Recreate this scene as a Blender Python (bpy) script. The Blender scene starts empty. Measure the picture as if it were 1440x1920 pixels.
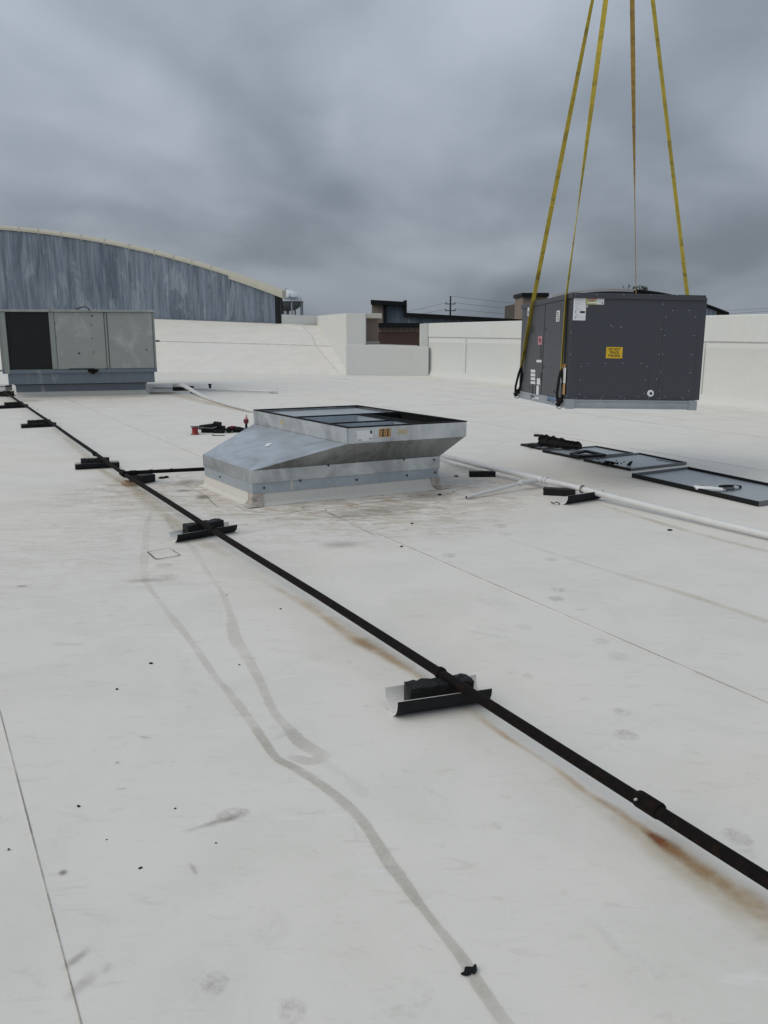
import bpy, bmesh, math, random
import numpy as np
from mathutils import Vector, Matrix, noise as mnoise
random.seed(7)
R = math.radians
sc = bpy.context.scene
col = sc.collection

# ------------------------------------------------------------------ camera
EYE, FPX, HOR = 1.6, 1600.0, 612.0
pitch = math.atan((960 - HOR) / FPX)
cd = bpy.data.cameras.new('camera'); cam = bpy.data.objects.new('camera', cd); col.objects.link(cam)
cd.sensor_fit = 'HORIZONTAL'; cd.sensor_width = 36; cd.lens = 36 * FPX / 1440
cd.clip_start = 0.05; cd.clip_end = 6000
cam.location = (0, 0, EYE); cam.rotation_euler = (math.pi / 2 - pitch, 0, 0)
sc.camera = cam
sc.view_settings.view_transform = 'Standard'; sc.view_settings.look = 'None'
sc.view_settings.gamma = 1; sc.view_settings.exposure = 0.0; sc.view_settings.use_curve_mapping = False

# ------------------------------------------------------------------ node helper
class NT:
    def __init__(s, tree): s.t = tree; s.t.nodes.clear()
    def n(s, typ, props=None, **ins):
        nd = s.t.nodes.new(typ)
        for k, v in (props or {}).items(): setattr(nd, k, v)
        for k, v in ins.items():
            key = int(k[1:]) if k[0] == '_' and k[1:].isdigit() else k.replace('__', ' ')
            s.set(nd.inputs[key], v)
        return nd
    def set(s, sock, v):
        if isinstance(v, bpy.types.NodeSocket): s.t.links.new(v, sock)
        elif isinstance(v, bpy.types.Node): s.t.links.new(v.outputs[0], sock)
        else:
            if isinstance(v, (tuple, list)) and len(v) == 3 and sock.type == 'RGBA': v = (*v, 1)
            sock.default_value = v
    def m(s, op, a, b=0.0, clamp=False):
        nd = s.t.nodes.new('ShaderNodeMath'); nd.operation = op; nd.use_clamp = clamp
        s.set(nd.inputs[0], a); s.set(nd.inputs[1], b); return nd.outputs[0]
    def mr(s, v, a, b, c=0.0, d=1.0, smooth=False):
        nd = s.t.nodes.new('ShaderNodeMapRange')
        if smooth: nd.interpolation_type = 'SMOOTHSTEP'
        s.set(nd.inputs[0], v)
        for i, q in enumerate((a, b, c, d)): s.set(nd.inputs[i + 1], q)
        return nd.outputs[0]
    def mix(s, f, a, b, mode='MIX'):
        nd = s.t.nodes.new('ShaderNodeMix'); nd.data_type = 'RGBA'; nd.blend_type = mode
        s.set(nd.inputs[0], f); s.set(nd.inputs[6], a); s.set(nd.inputs[7], b); return nd.outputs[2]
    def noise(s, vec, scale, detail=4, rough=.55, dist=0):
        nd = s.n('ShaderNodeTexNoise', Vector=vec, Scale=scale, Detail=detail, Roughness=rough, Distortion=dist)
        return nd.outputs[0]
    def scalevec(s, vec, sx, sy, sz):
        return s.n('ShaderNodeMapping', Vector=vec, Scale=(sx, sy, sz)).outputs[0]

# ------------------------------------------------------------------ world: overcast sky
SUN_AZ, SUN_EL = R(-112), R(40)            # azimuth from +Y, negative = to the left
w = bpy.data.worlds.new('World'); sc.world = w; w.use_nodes = True
N = NT(w.node_tree)
sky = N.n('ShaderNodeTexSky', dict(sky_type='NISHITA', sun_disc=False, sun_elevation=SUN_EL, sun_rotation=SUN_AZ, air_density=1.2, dust_density=3.0))
tc = N.n('ShaderNodeTexCoord').outputs['Generated']
sep = N.n('ShaderNodeSeparateXYZ', Vector=tc)
zc = N.m('MAXIMUM', sep.outputs[2], 0.0)
inv = N.m('DIVIDE', 1.0, N.m('ADD', zc, .34))
pl = N.n('ShaderNodeCombineXYZ', X=N.m('MULTIPLY', sep.outputs[0], inv), Y=N.m('MULTIPLY', sep.outputs[1], inv), Z=0.0).outputs[0]
c1 = N.noise(N.scalevec(N.n('ShaderNodeMapping', Vector=pl, Location=(0.55, 1.35, 0), Rotation=(0, 0, .35)).outputs[0], 1.25, .9, 1), 1.15, 3, .45, .3)
c2 = N.noise(N.scalevec(pl, 1.1, .9, 1), 4.2, 6, .55, .3)
cl = N.m('ADD', N.m('MULTIPLY', c1, .86), N.m('MULTIPLY', c2, .14))
cl = N.mr(cl, .36, .64, -1.0, 1.0, True)
grad = N.m('ADD', .250, N.m('MULTIPLY', N.m('SUBTRACT', 1.0, N.m('POWER', 2.71828, N.m('MULTIPLY', zc, -2.3))), .375))
lum = N.m('MULTIPLY', grad, N.m('ADD', 1.0, N.m('MULTIPLY', cl, .27)))
tint = N.mix(N.mr(cl, -1, 1), (.82, .955, 1.13), (.90, 1.0, 1.14))
cc = N.n('ShaderNodeVectorMath', dict(operation='SCALE'))
N.set(cc.inputs[0], tint); N.set(cc.inputs['Scale'], lum)
b1 = N.n('ShaderNodeBackground', Color=sky.outputs[0], Strength=.06)
b2 = N.n('ShaderNodeBackground', Color=cc.outputs[0], Strength=1.0)
ms = N.n('ShaderNodeMixShader', _0=.93, _1=b1.outputs[0], _2=b2.outputs[0])
N.n('ShaderNodeOutputWorld', Surface=ms.outputs[0])

sd = bpy.data.lights.new('sun', 'SUN'); sun = bpy.data.objects.new('sun', sd); col.objects.link(sun)
sd.energy = 1.25; sd.angle = R(50); sd.color = (1, .93, .82)
dv = Vector((math.sin(SUN_AZ) * math.cos(SUN_EL), math.cos(SUN_AZ) * math.cos(SUN_EL), math.sin(SUN_EL)))
sun.rotation_euler = (-dv).to_track_quat('-Z', 'Y').to_euler(); sun.location = (0, 0, 30)

# ------------------------------------------------------------------ survey: sight lines to points standing on known planes
CP, SP = math.cos(pitch), math.sin(pitch)
def ray(x, y):
    u = (x - 720) / FPX; v = (960 - y) / FPX
    return Vector((u, CP + v * SP, -SP + v * CP))
def G(x, y, z=0.0):
    d = ray(x, y); return Vector((0, 0, EYE)) + d * ((z - EYE) / d.z)
def YD(x, y, dep):
    d = ray(x, y); return Vector((0, 0, EYE)) + d * (dep / d.y)
def onplane(x, y, A, B):                      # vertical plane through A and B
    nx, ny = -(B[1] - A[1]), B[0] - A[0]
    d = ray(x, y); t = (nx * A[0] + ny * A[1]) / (nx * d.x + ny * d.y)
    return Vector((0, 0, EYE)) + d * t

# ------------------------------------------------------------------ object helpers
def tag(o, label=None, cat=None, group=None, kind=None):
    if label: o['label'] = label
    if cat: o['category'] = cat
    if group: o['group'] = group
    if kind: o['kind'] = kind
    return o
def empty(name, loc=(0, 0, 0), rz=0.0):
    o = bpy.data.objects.new(name, None); col.objects.link(o); o.location = loc; o.rotation_euler = (0, 0, rz)
    o.empty_display_size = .1
    return o
def T(loc=(0, 0, 0), rz=0.0, rx=0.0, ry=0.0):
    return Matrix.Translation(loc) @ Matrix.Rotation(rz, 4, 'Z') @ Matrix.Rotation(rx, 4, 'X') @ Matrix.Rotation(ry, 4, 'Y')
class MB:
    def __init__(s): s.v = []; s.f = []; s.uv = None; s.s = None; s.sm = False
    def add(s, vs, fs, M=None):
        b = len(s.v)
        for p in vs:
            p = Vector(p); s.v.append(tuple(M @ p if M else p))
        for f in fs: s.f.append(tuple(i + b for i in f))
        return s
    def box(s, x0, x1, y0, y1, z0, z1, M=None):
        vs = [(x, y, z) for z in (z0, z1) for y in (y0, y1) for x in (x0, x1)]
        fs = [(0, 2, 3, 1), (4, 5, 7, 6), (0, 1, 5, 4), (2, 6, 7, 3), (0, 4, 6, 2), (1, 3, 7, 5)]
        return s.add(vs, fs, M)
    def quadbox(s, bot, top):                  # two matching loops joined
        n = len(bot)
        fs = [tuple(range(n))[::-1], tuple(range(n, 2 * n))] + [(i, (i + 1) % n, n + (i + 1) % n, n + i) for i in range(n)]
        return s.add(list(bot) + list(top), fs)
    def wall(s, A, B, z0a, z0b, z1a, z1b, th, M=None):   # slab along A->B, thickness away on the left normal
        A = Vector((A[0], A[1])); B = Vector((B[0], B[1])); d = (B - A).normalized(); n = Vector((-d.y, d.x)) * th
        bot = [(A.x, A.y, z0a), (B.x, B.y, z0b), (B.x + n.x, B.y + n.y, z0b), (A.x + n.x, A.y + n.y, z0a)]
        top = [(A.x, A.y, z1a), (B.x, B.y, z1b), (B.x + n.x, B.y + n.y, z1b), (A.x + n.x, A.y + n.y, z1a)]
        return s.quadbox(bot, top)
    def tube(s, pts, r, seg=14, caps=True, rs=None):
        pts = [Vector(p) for p in pts]; n = len(pts); b = len(s.v)
        for i, p in enumerate(pts):
            t = (pts[min(i + 1, n - 1)] - pts[max(i - 1, 0)]).normalized()
            up = Vector((0, 0, 1)) if abs(t.z) < .95 else Vector((1, 0, 0))
            a = t.cross(up).normalized(); c = a.cross(t)
            rr = rs[i] if rs else r
            for k in range(seg):
                th = 2 * math.pi * k / seg
                s.v.append(tuple(p + a * math.cos(th) * rr + c * math.sin(th) * rr))
        for i in range(n - 1):
            for k in range(seg):
                s.f.append((b + i * seg + k, b + i * seg + (k + 1) % seg, b + (i + 1) * seg + (k + 1) % seg, b + (i + 1) * seg + k))
        if caps:
            s.f.append(tuple(b + k for k in range(seg))[::-1]); s.f.append(tuple(b + (n - 1) * seg + k for k in range(seg)))
        return s
    def lathe(s, prof, seg=20, M=None):
        b = len(s.v); vs = []
        for r_, z in prof:
            for k in range(seg):
                th = 2 * math.pi * k / seg; vs.append((r_ * math.cos(th), r_ * math.sin(th), z))
        fs = [(i * seg + k, i * seg + (k + 1) % seg, (i + 1) * seg + (k + 1) % seg, (i + 1) * seg + k) for i in range(len(prof) - 1) for k in range(seg)]
        fs.append(tuple(range(seg))[::-1]); fs.append(tuple((len(prof) - 1) * seg + k for k in range(seg)))
        return s.add(vs, fs, M)
    def build(s, name, mat, parent=None, bevel=0, smooth=False, label=None):
        me = bpy.data.meshes.new(name); me.from_pydata(s.v, [], s.f); me.update()
        if s.uv:
            l = me.uv_layers.new(name='UVMap')
            for lp in me.loops: l.data[lp.index].uv = s.uv[lp.vertex_index]
        if s.s:
            a = me.attributes.new('s', 'FLOAT', 'POINT')
            for i, q in enumerate(s.s): a.data[i].value = q
        bm = bmesh.new(); bm.from_mesh(me); bmesh.ops.recalc_face_normals(bm, faces=bm.faces)
        if bevel:
            es = [e for e in bm.edges if len(e.link_faces) == 2 and e.calc_face_angle(0) > .5]
            bmesh.ops.bevel(bm, geom=es, offset=bevel, segments=2, profile=.6, affect='EDGES', clamp_overlap=True)
        bm.to_mesh(me); bm.free()
        if smooth:
            me.shade_smooth() if hasattr(me, 'shade_smooth') else None
            me.set_sharp_from_angle(angle=R(38))
        o = bpy.data.objects.new(name, me); col.objects.link(o)
        if mat: me.materials.append(mat)
        if parent: o.parent = parent
        if label: o['label'] = label
        return o
def dup(o, parent=None, M=None):
    c = o.copy(); col.objects.link(c); c.parent = parent
    if M is not None: c.matrix_local = M
    for ch in list(o.children):
        dup(ch, c)
    return c
def textmesh(txt, size, align='CENTER', bold=.0):
    cu = bpy.data.curves.new('text', 'FONT'); cu.body = txt; cu.size = size; cu.align_x = align; cu.align_y = 'CENTER'
    cu.offset = bold; cu.extrude = 0.0; cu.space_line = .85
    o = bpy.data.objects.new('text', cu); col.objects.link(o)
    bpy.context.view_layer.update()
    me = bpy.data.meshes.new_from_object(o.evaluated_get(bpy.context.evaluated_depsgraph_get()))
    bpy.data.objects.remove(o); bpy.data.curves.remove(cu)
    return me

# ------------------------------------------------------------------ materials
def newmat(name):
    m = bpy.data.materials.new(name); m.use_nodes = True; return m, NT(m.node_tree)
def finish(N, color, rough, metal=0.0, bump=None, bstr=.2, bdist=.002, spec=.5):
    b = N.n('ShaderNodeBsdfPrincipled', **{'Base__Color': color, 'Roughness': rough, 'Metallic': metal})
    b.inputs['Specular IOR Level'].default_value = spec
    if bump is not None:
        bp = N.n('ShaderNodeBump', Height=bump, Strength=bstr, Distance=bdist)
        N.set(b.inputs['Normal'], bp.outputs[0])
    N.n('ShaderNodeOutputMaterial', Surface=b.outputs[0]); return b
def simple(name, c, rough=.6, metal=0.0, var=.15, scale=8, bstr=.15, spec=.5, stretch=(1, 1, 1), bdist=.003, var2=0, c2=None, th=(.5, .7)):
    m, N = newmat(name)
    o = N.n('ShaderNodeTexCoord').outputs['Object']
    v = N.scalevec(o, *stretch)
    n1 = N.noise(v, scale, 6, .6); n2 = N.noise(v, scale * 7, 4, .6)
    f = N.mr(N.m('ADD', N.m('MULTIPLY', n1, .65), N.m('MULTIPLY', n2, .35)), .3, .7, 1 - var, 1 + var)
    cc = N.n('ShaderNodeVectorMath', dict(operation='SCALE')); N.set(cc.inputs[0], c); N.set(cc.inputs['Scale'], f)
    out = cc.outputs[0]
    if c2:
        out = N.mix(N.m('MULTIPLY', N.mr(N.noise(v, scale * .6, 7, .65, .5), th[0], th[1]), var2), out, c2)
    r = N.mr(n1, .3, .7, max(rough - .1, .05), min(rough + .1, 1))
    finish(N, out, r, metal, n2, bstr, bdist, spec)
    return m

def membrane(name, base=(.755, .728, .678), dirt=1.0, vertical=False):
    m, N = newmat(name)
    o = N.n('ShaderNodeNewGeometry').outputs['Position']
    big = N.noise(o, .35, 4, .5, .3); mid = N.noise(o, 1.7, 6, .6, .6); fine = N.noise(o, 22, 5, .65); grain = N.noise(o, 150, 3, .6)
    c = N.mix(N.mr(big, .35, .65), tuple(x * .97 for x in (base[0], base[1] * 1.012, base[2] * 1.02)), (base[0] * 1.01, base[1] * .995, base[2] * .97))
    c = N.mix(N.m('MULTIPLY', N.mr(mid, .44, .68), .34 * dirt), c, (.60, .585, .53))
    # fine dirt specks and scuffs, worn along the run of the sheets
    rot = N.n('ShaderNodeMapping', Vector=o, Rotation=(0, 0, R(20)), Scale=(1, 2.6, 2.6) if not vertical else (2.5, 2.5, .5)).outputs[0]
    sc1 = N.mr(N.noise(rot, 5.5, 8, .72, .8), .56, .76)
    c = N.mix(N.m('MULTIPLY', sc1, .5 * dirt), c, (.47, .445, .395))
    sc2 = N.mr(N.noise(rot, 13, 9, .78, 1.6), .58, .74)
    c = N.mix(N.m('MULTIPLY', N.m('MULTIPLY', sc2, N.mr(big, .35, .6)), .5 * dirt), c, (.43, .395, .34))
    sp = N.mr(N.noise(rot, 38, 6, .75), .60, .80)
    c = N.mix(N.m('MULTIPLY', N.m('MULTIPLY', sp, N.mr(mid, .35, .6)), .40 * dirt), c, (.33, .31, .285))
    # white rub marks
    wr = N.mr(N.noise(N.n('ShaderNodeMapping', Vector=o, Rotation=(0, 0, R(-30)), Scale=(1, 4, 1), Location=(4, 2, 0)).outputs[0], 2.2, 5, .6, .3), .64, .76)
    c = N.mix(N.m('MULTIPLY', wr, .5), c, (.83, .84, .83))
    if not vertical:
        # foot-traffic dirt round the open curb and the old unit
        for (cx, cy, r0, r1, k) in ((-.7, 8.5, 1.0, 2.6, .75), (-2.4, 8.4, .2, 1.4, .7), (.0, 7.4, .2, 1.6, .8), (1.2, 8.6, .2, 1.5, .6), (-6.4, 20.5, 1.2, 4.2, .5), (-2.3, 6.4, .2, 2.6, .35)):
            d = N.n('ShaderNodeVectorMath', dict(operation='DISTANCE')); N.set(d.inputs[0], o); N.set(d.inputs[1], (cx, cy, 0))
            fo = N.mr(d.outputs['Value'], r0, r1, 1, 0, True)
            dn = N.mr(N.noise(rot, 3.0, 9, .74, 1.2), .44, .66)
            c = N.mix(N.m('MULTIPLY', N.m('MULTIPLY', dn, fo), k * dirt), c, (.45, .37, .285))
            dn2 = N.mr(N.noise(rot, 11.0, 7, .7, .6), .55, .72)
            c = N.mix(N.m('MULTIPLY', N.m('MULTIPLY', dn2, fo), k * .9 * dirt), c, (.23, .17, .13))
    c = N.mix(.11, c, grain, 'OVERLAY')
    h = N.m('ADD', N.m('MULTIPLY', fine, .4), N.m('ADD', N.m('MULTIPLY', mid, 2.5), N.m('MULTIPLY', grain, .12)))
    finish(N, c, N.mr(fine, .3, .7, .62, .8), 0, h, .22, .006, .12)
    return m
M_mem = membrane('roof_membrane')
M_memwall = membrane('wall_membrane', (.655, .668, .655), .55, True)
M_memcurb = membrane('curb_membrane', (.63, .615, .58), .9, True)

def galv(name, base, dark, streak=False, metal=.75, rough=.38, blot=.5, z=1.0):
    m, N = newmat(name)
    o = N.n('ShaderNodeTexCoord').outputs['Object']
    v = N.n('ShaderNodeTexVoronoi', Vector=o, Scale=70.0)
    sp = N.n('ShaderNodeSeparateColor', Color=v.outputs['Color'])
    bl = N.mr(N.noise(o, 1.6, 5, .6, 1.2), .38, .64)
    st = N.noise(N.scalevec(o, 1, 1, z), 5, 6, .7)
    c = N.mix(N.m('MULTIPLY', bl, blot), base, dark)
    c = N.mix(N.m('MULTIPLY', N.mr(st, .5, .75), .4), c, tuple(x * 1.35 for x in base))
    c = N.mix(N.m('MULTIPLY', sp.outputs[0], .10), c, (.8, .82, .85))
    r = N.m('ADD', N.mr(bl, 0, 1, rough, rough + .16), N.m('MULTIPLY', sp.outputs[1], .07))
    finish(N, c, r, metal, N.noise(o, 2.2, 3, .5), .25, .02)
    return m
M_galv = galv('galvanized_sheet', (.61, .645, .67), (.23, .24, .24), metal=.8, rough=.28, blot=.62)
M_galvshade = galv('galvanized_shade_tone', (.33, .35, .355), (.11, .115, .11), metal=.75, rough=.3, blot=.85)  # same sheet metal, with the shade under the rim put into its colour
M_galvflat = galv('galvanized_flashing', (.40, .45, .49), (.29, .33, .36), metal=.45, rough=.5, blot=.4)
M_pan = simple('pan_grey', (.40, .43, .45), .42, .35, .10, 2, .1)

def streakmetal(name):
    m, N = newmat(name)
    o = N.n('ShaderNodeNewGeometry').outputs['Position']
    v = N.scalevec(o, 1, 1, .16)
    a = N.noise(v, 1.5, 8, .68, .4); b = N.noise(v, 9, 7, .7); bl = N.noise(N.scalevec(o, 1, 1, .45), .75, 7, .62, 1.4)
    c = N.mix(N.mr(a, .38, .64), (.125, .16, .205), (.26, .31, .375))
    c = N.mix(N.m('MULTIPLY', N.mr(N.noise(N.scalevec(o, 1, 1, .05), 7, 5, .7), .48, .62), .55), c, (.34, .385, .45))
    c = N.mix(N.m('MULTIPLY', N.mr(N.noise(N.scalevec(o, 1, 1, .04), 13, 4, .7), .52, .64), .6), c, (.10, .12, .15))
    c = N.mix(N.m('MULTIPLY', N.m('MULTIPLY', N.mr(bl, .56, .61), N.mr(b, .35, .6)), .6), c, (.42, .45, .51))
    dk = N.mr(N.noise(N.scalevec(o, 1, 1, .07), 3.2, 4, .6), .66, .72)
    c = N.mix(N.m('MULTIPLY', dk, .7), c, (.05, .05, .06))
    c = N.mix(N.m('MULTIPLY', N.mr(N.noise(v, 22, 5, .6), .6, .75), .35), c, (.25, .18, .13))
    finish(N, c, .5, .25, b, .2, .004); return m
M_blue = streakmetal('weathered_zinc_siding')

M_cream = simple('cream_metal', (.52, .50, .42), .45, .0, .08, 3)
M_black = simple('black_trim', (.010, .0105, .012), .55, 0, .2, 5, spec=.2)
M_blackrub = simple('black_rubber', (.007, .007, .0075), .7, 0, .3, 30, .3, spec=.2)
M_pipe = simple('rusty_black_pipe', (.0055, .0042, .0038), .75, 0, .4, 60, .6, c2=(.028, .013, .008), var2=.6, th=(.5, .72), spec=.12)
M_wood = simple('tarred_wood', (.007, .007, .0075), .45, 0, .5, 14, 1.0, stretch=(.25, 3, 3), bdist=.012, spec=.3)
M_shell = simple('black_shell', (.008, .010, .012), .55, 0, .2, 25, .2, spec=.22)
M_pvc = simple('white_pvc', (.66, .665, .66), .35, 0, .05, 6, .05, c2=(.42, .40, .36), var2=.4, th=(.55, .75))
M_pvcin = simple('white_pvc_inner', (.74, .72, .68), .4, 0, .05, 6, .05, c2=(.50, .37, .25), var2=.6, th=(.5, .7))
M_tan = simple('tan_stucco', (.27, .215, .175), .9, 0, .14, 2.5, .5, stretch=(1, 1, .4))
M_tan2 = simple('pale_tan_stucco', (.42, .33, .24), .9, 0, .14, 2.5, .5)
M_block = simple('tan_split_block', (.27, .195, .155), .95, 0, .25, 12, .6)
M_brick = simple('brown_brick', (.14, .083, .068), .9, 0, .3, 14, .5)
M_mortar = simple('mortar', (.10, .075, .065), .95)
M_dkbrick = simple('dark_masonry', (.085, .075, .062), .9, 0, .3, 1.2, .5)
M_cap = simple('cast_cap', (.52, .50, .44), .8, 0, .1, 4)
M_green = simple('faded_green_paint', (.30, .322, .30), .55, 0, .06, 2.2, .1, c2=(.48, .50, .48), var2=.75, th=(.50, .68))
M_greend = simple('green_paint_post', (.26, .285, .265), .5, 0, .08, 4, .1)
M_rtuskirt = simple('old_zinc_skirt', (.15, .18, .215), .5, .25, .12, 3, .1, c2=(.42, .44, .46), var2=.55, th=(.60, .70), stretch=(1.6, 1.6, .5))
M_coil = simple('dark_coil', (.013, .012, .011), .75, 0, .35, 20, .3)
M_unit = simple('grey_unit_paint', (.060, .063, .075), .42, .1, .07, 70, .12, spec=.5, bdist=.001)
M_unitside = M_unit
M_rail = galv('galvanized_rail', (.42, .46, .48), (.33, .36, .37), metal=.6, rough=.42)
M_strap = simple('yellow_webbing', (.50, .385, .045), .8, 0, .28, 6, .8, stretch=(1, 1, 2), c2=(.12, .085, .03), var2=.75, th=(.52, .70), bdist=.002)
M_sling = simple('black_sling', (.012, .012, .013), .7, 0, .3, 30, .4, spec=.2)
M_red = simple('red_plastic', (.25, .012, .018), .4)
M_redd = simple('dark_red', (.12, .012, .012), .45)
M_toolgrey = simple('tool_grey', (.10, .105, .11), .4, .3)
M_lipgrey = simple('flange_grey', (.13, .14, .15), .5)
M_steel = simple('bright_steel', (.52, .54, .57), .4, .35)
M_screw = simple('screw_head', (.27, .285, .31), .45, .3)
M_screwd = simple('dark_screw', (.04, .04, .045), .5, .2)
M_white = simple('white_sticker', (.78, .79, .80), .5, 0, .04)
M_print = simple('printed_grey', (.36, .38, .42), .6)
M_yel = simple('yellow_sticker', (.72, .47, .02), .5, 0, .05)
M_yelp = simple('pale_yellow_sticker', (.50, .49, .20), .5, 0, .05)
M_orange = simple('orange_sticker', (.55, .31, .12), .5, 0, .1)
M_pink = simple('pink_sticker', (.55, .22, .26), .5, 0, .1)
M_bluest = simple('blue_print', (.12, .2, .36), .5)
M_ink = simple('black_ink', (.015, .014, .012), .6)
M_gravelg = simple('far_ground', (.12, .12, .085), .95, 0, .3, .02)
M_tank = simple('tank_white', (.68, .71, .75), .45, 0, .04, .3)
M_tankleg = simple('tank_steel', (.36, .38, .41), .5, .1)
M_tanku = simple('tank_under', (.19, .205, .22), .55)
M_navy = simple('navy_letter', (.06, .08, .14), .6)
M_pole = simple('pole_wood', (.05, .045, .045), .9)
M_glass = simple('dark_glazing', (.10, .12, .14), .25, .2)
M_weed = simple('weed_leaf', (.05, .055, .03), .9)

def decal(name, c1, c2, amax, soft=.5, ragged=.35, nscale=14, stretch=(1, 1, 1), rings=False):
    m, N = newmat(name)
    tcn = N.n('ShaderNodeTexCoord'); uv = N.n('ShaderNodeUVMap').outputs[0]
    pos = N.n('ShaderNodeNewGeometry').outputs['Position']
    s = N.n('ShaderNodeAttribute', dict(attribute_name='s')).outputs['Fac']
    sx = N.n('ShaderNodeSeparateXYZ', Vector=uv)
    if rings:
        d = N.m('SQRT', N.m('ADD', N.m('POWER', sx.outputs[0], 2.0), N.m('POWER', sx.outputs[1], 2.0)))
    else: d = N.m('ABSOLUTE', sx.outputs[1])
    n1 = N.noise(pos, nscale, 6, .65); n2 = N.noise(pos, nscale * 4, 6, .7)
    dd = N.m('ADD', d, N.m('MULTIPLY', N.m('SUBTRACT', n1, .5), ragged * 2))
    e = N.mr(dd, 1.0 - soft, 1.0, 1, 0, True)
    e = N.m('MULTIPLY', e, N.mr(d, .92, 1.0, 1, 0))
    a = N.m('MULTIPLY', N.m('MULTIPLY', e, s), N.mr(n2, .3, .65, .55, 1.0))
    if not rings: a = N.m('MULTIPLY', a, N.mr(N.noise(pos, 4.5, 4, .6), .36, .56, .45, 1.0))
    if rings:
        wv = N.n('ShaderNodeTexVoronoi', dict(feature='DISTANCE_TO_EDGE'), Vector=pos, Scale=62.0)
        tread = N.mr(wv.outputs[0], .05, .22, 1.0, .30)
        rim = N.mr(N.m('ABSOLUTE', N.m('SUBTRACT', d, .78)), .0, .16, 1.0, 0.0)
        tread = N.m('MULTIPLY', N.m('MAXIMUM', tread, N.m('MULTIPLY', rim, .8)), N.mr(N.noise(pos, 34, 5, .75), .42, .62))
        if soft < .5: a = N.m('MULTIPLY', a, N.m('ADD', .12, tread))
    a = N.m('MULTIPLY', a, amax, True)
    c = N.mix(N.mr(N.m('ADD', s, N.m('MULTIPLY', N.m('SUBTRACT', n2, .5), .5)), .35, .9), c1, c2)
    b = N.n('ShaderNodeBsdfPrincipled', **{'Base__Color': c, 'Roughness': .7}); b.inputs['Specular IOR Level'].default_value = .2
    t = N.n('ShaderNodeBsdfTransparent'); mx = N.n('ShaderNodeMixShader', _0=a, _1=t.outputs[0], _2=b.outputs[0])
    N.n('ShaderNodeOutputMaterial', Surface=mx.outputs[0]); return m
D_water = decal('dried_runoff', (.56, .53, .47), (.50, .465, .40), .55, .24, .34, 20)
D_rust = decal('rust_wash', (.55, .36, .15), (.22, .065, .015), 1.25, 1.0, .34, 22)
D_halo = decal('tan_wash', (.60, .54, .41), (.56, .47, .32), .6, .95, .3, 6)
D_line = decal('grimy_seam', (.10, .095, .09), (.06, .055, .05), .95, .25, .35, 30)
D_foot = decal('boot_print', (.33, .30, .26), (.26, .23, .20), .62, .40, .22, 26, rings=True)
D_smudge = decal('smudge', (.32, .29, .25), (.17, .14, .12), .7, .9, .45, 22, rings=True)
D_scrape = decal('white_scrape', (.79, .79, .77), (.81, .81, .79), .6, .8, .5, 30)

# ================================================================== SETTING
gr = MB(); gr.box(-2500, 2500, -2500, 2500, -7.2, -7.0)
tag(gr.build('ground', M_gravelg), kind='structure')

U = Vector((.4848, -.8746, 0)); Nn = Vector((.8746, .4848, 0))      # run of the roof sheets, and across
def rp(o_, t, z=0.0): return Nn * o_ + U * t + Vector((0, 0, z))
deck = MB(); deck.quadbox([rp(-12, -34, -.6), rp(-12, 9, -.6), rp(16.5, 9, -.6), rp(16.5, -34, -.6)], [rp(-12, -34, -.02), rp(-12, 9, -.02), rp(16.5, 9, -.02), rp(16.5, -34, -.02)])
deck = tag(deck.build('roof_deck', M_mem), kind='structure')
offs = [-12, -8.6, -5.7, -2.75, .20, 3.12, 5.75, 8.40, 10.95, 11.87, 12.9, 14.0, 16.5]
for i in range(len(offs) - 1):
    a, b = offs[i] - .05, offs[i + 1]
    m = MB(); n = 24
    vs = []
    for k in range(n + 1):
        t = -34 + 43 * k / n
        j = .006 * math.sin(k * 1.9 + i)
        vs += [rp(a + .05 + j, t, .0045), rp(a + .05 + j, t, .0005), rp(b + .05, t, .0012)]
    fs = []
    for k in range(n):
        q = 3 * k
        fs += [(q, q + 3, q + 5, q + 2), (q + 1, q + 4, q + 3, q)]
    m.add(vs, fs); m.build('membrane_sheet', M_mem, deck)

def strip(name, mat, pts, z=.007, parent=None, sub=5):
    """pts: (px, py, half width m, strength) on the roof plane"""
    kk = .80 if mat.name.startswith('dried_runoff') else 1.0
    P = [(G(x, y, 0), w_ * kk, s_ * ((kk * .85) if y < 1350 else 1) if kk < 1 else s_) for x, y, w_, s_ in pts]
    Q = []
    for i in range(len(P) - 1):
        p0 = P[max(i - 1, 0)]; p1 = P[i]; p2 = P[i + 1]; p3 = P[min(i + 2, len(P) - 1)]
        for k in range(sub):
            t = k / sub
            cr = .5 * ((2 * p1[0]) + (p2[0] - p0[0]) * t + (2 * p0[0] - 5 * p1[0] + 4 * p2[0] - p3[0]) * t * t + (3 * p1[0] - p0[0] - 3 * p2[0] + p3[0]) * t ** 3)
            Q.append((cr, p1[1] + (p2[1] - p1[1]) * t, p1[2] + (p2[2] - p1[2]) * t))
    Q.append(P[-1])
    m = MB(); m.uv = []; m.s = []; L = 0
    for i, (p, w_, s_) in enumerate(Q):
        w_ = w_ * (1 + .45 * mnoise.noise(Vector((p.x * 3.3, p.y * 3.3, 5)))); s_ = s_ * (1 + .5 * mnoise.noise(Vector((p.x * 2.1, p.y * 2.1, 9))))
        t = (Q[min(i + 1, len(Q) - 1)][0] - Q[max(i - 1, 0)][0]); t.z = 0; t.normalize(); nn = Vector((-t.y, t.x, 0))
        if i: L += (p - Q[i - 1][0]).length
        for sgn in (-1, 0, 1):
            q = p + nn * w_ * sgn; m.v.append((q.x, q.y, z)); m.uv.append((L, sgn)); m.s.append(s_)
    for i in range(len(Q) - 1):
        b = 3 * i
        m.f += [(b, b + 1, b + 4, b + 3), (b + 1, b + 2, b + 5, b + 4)]
    return m.build(name, mat, parent or deck)
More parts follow.
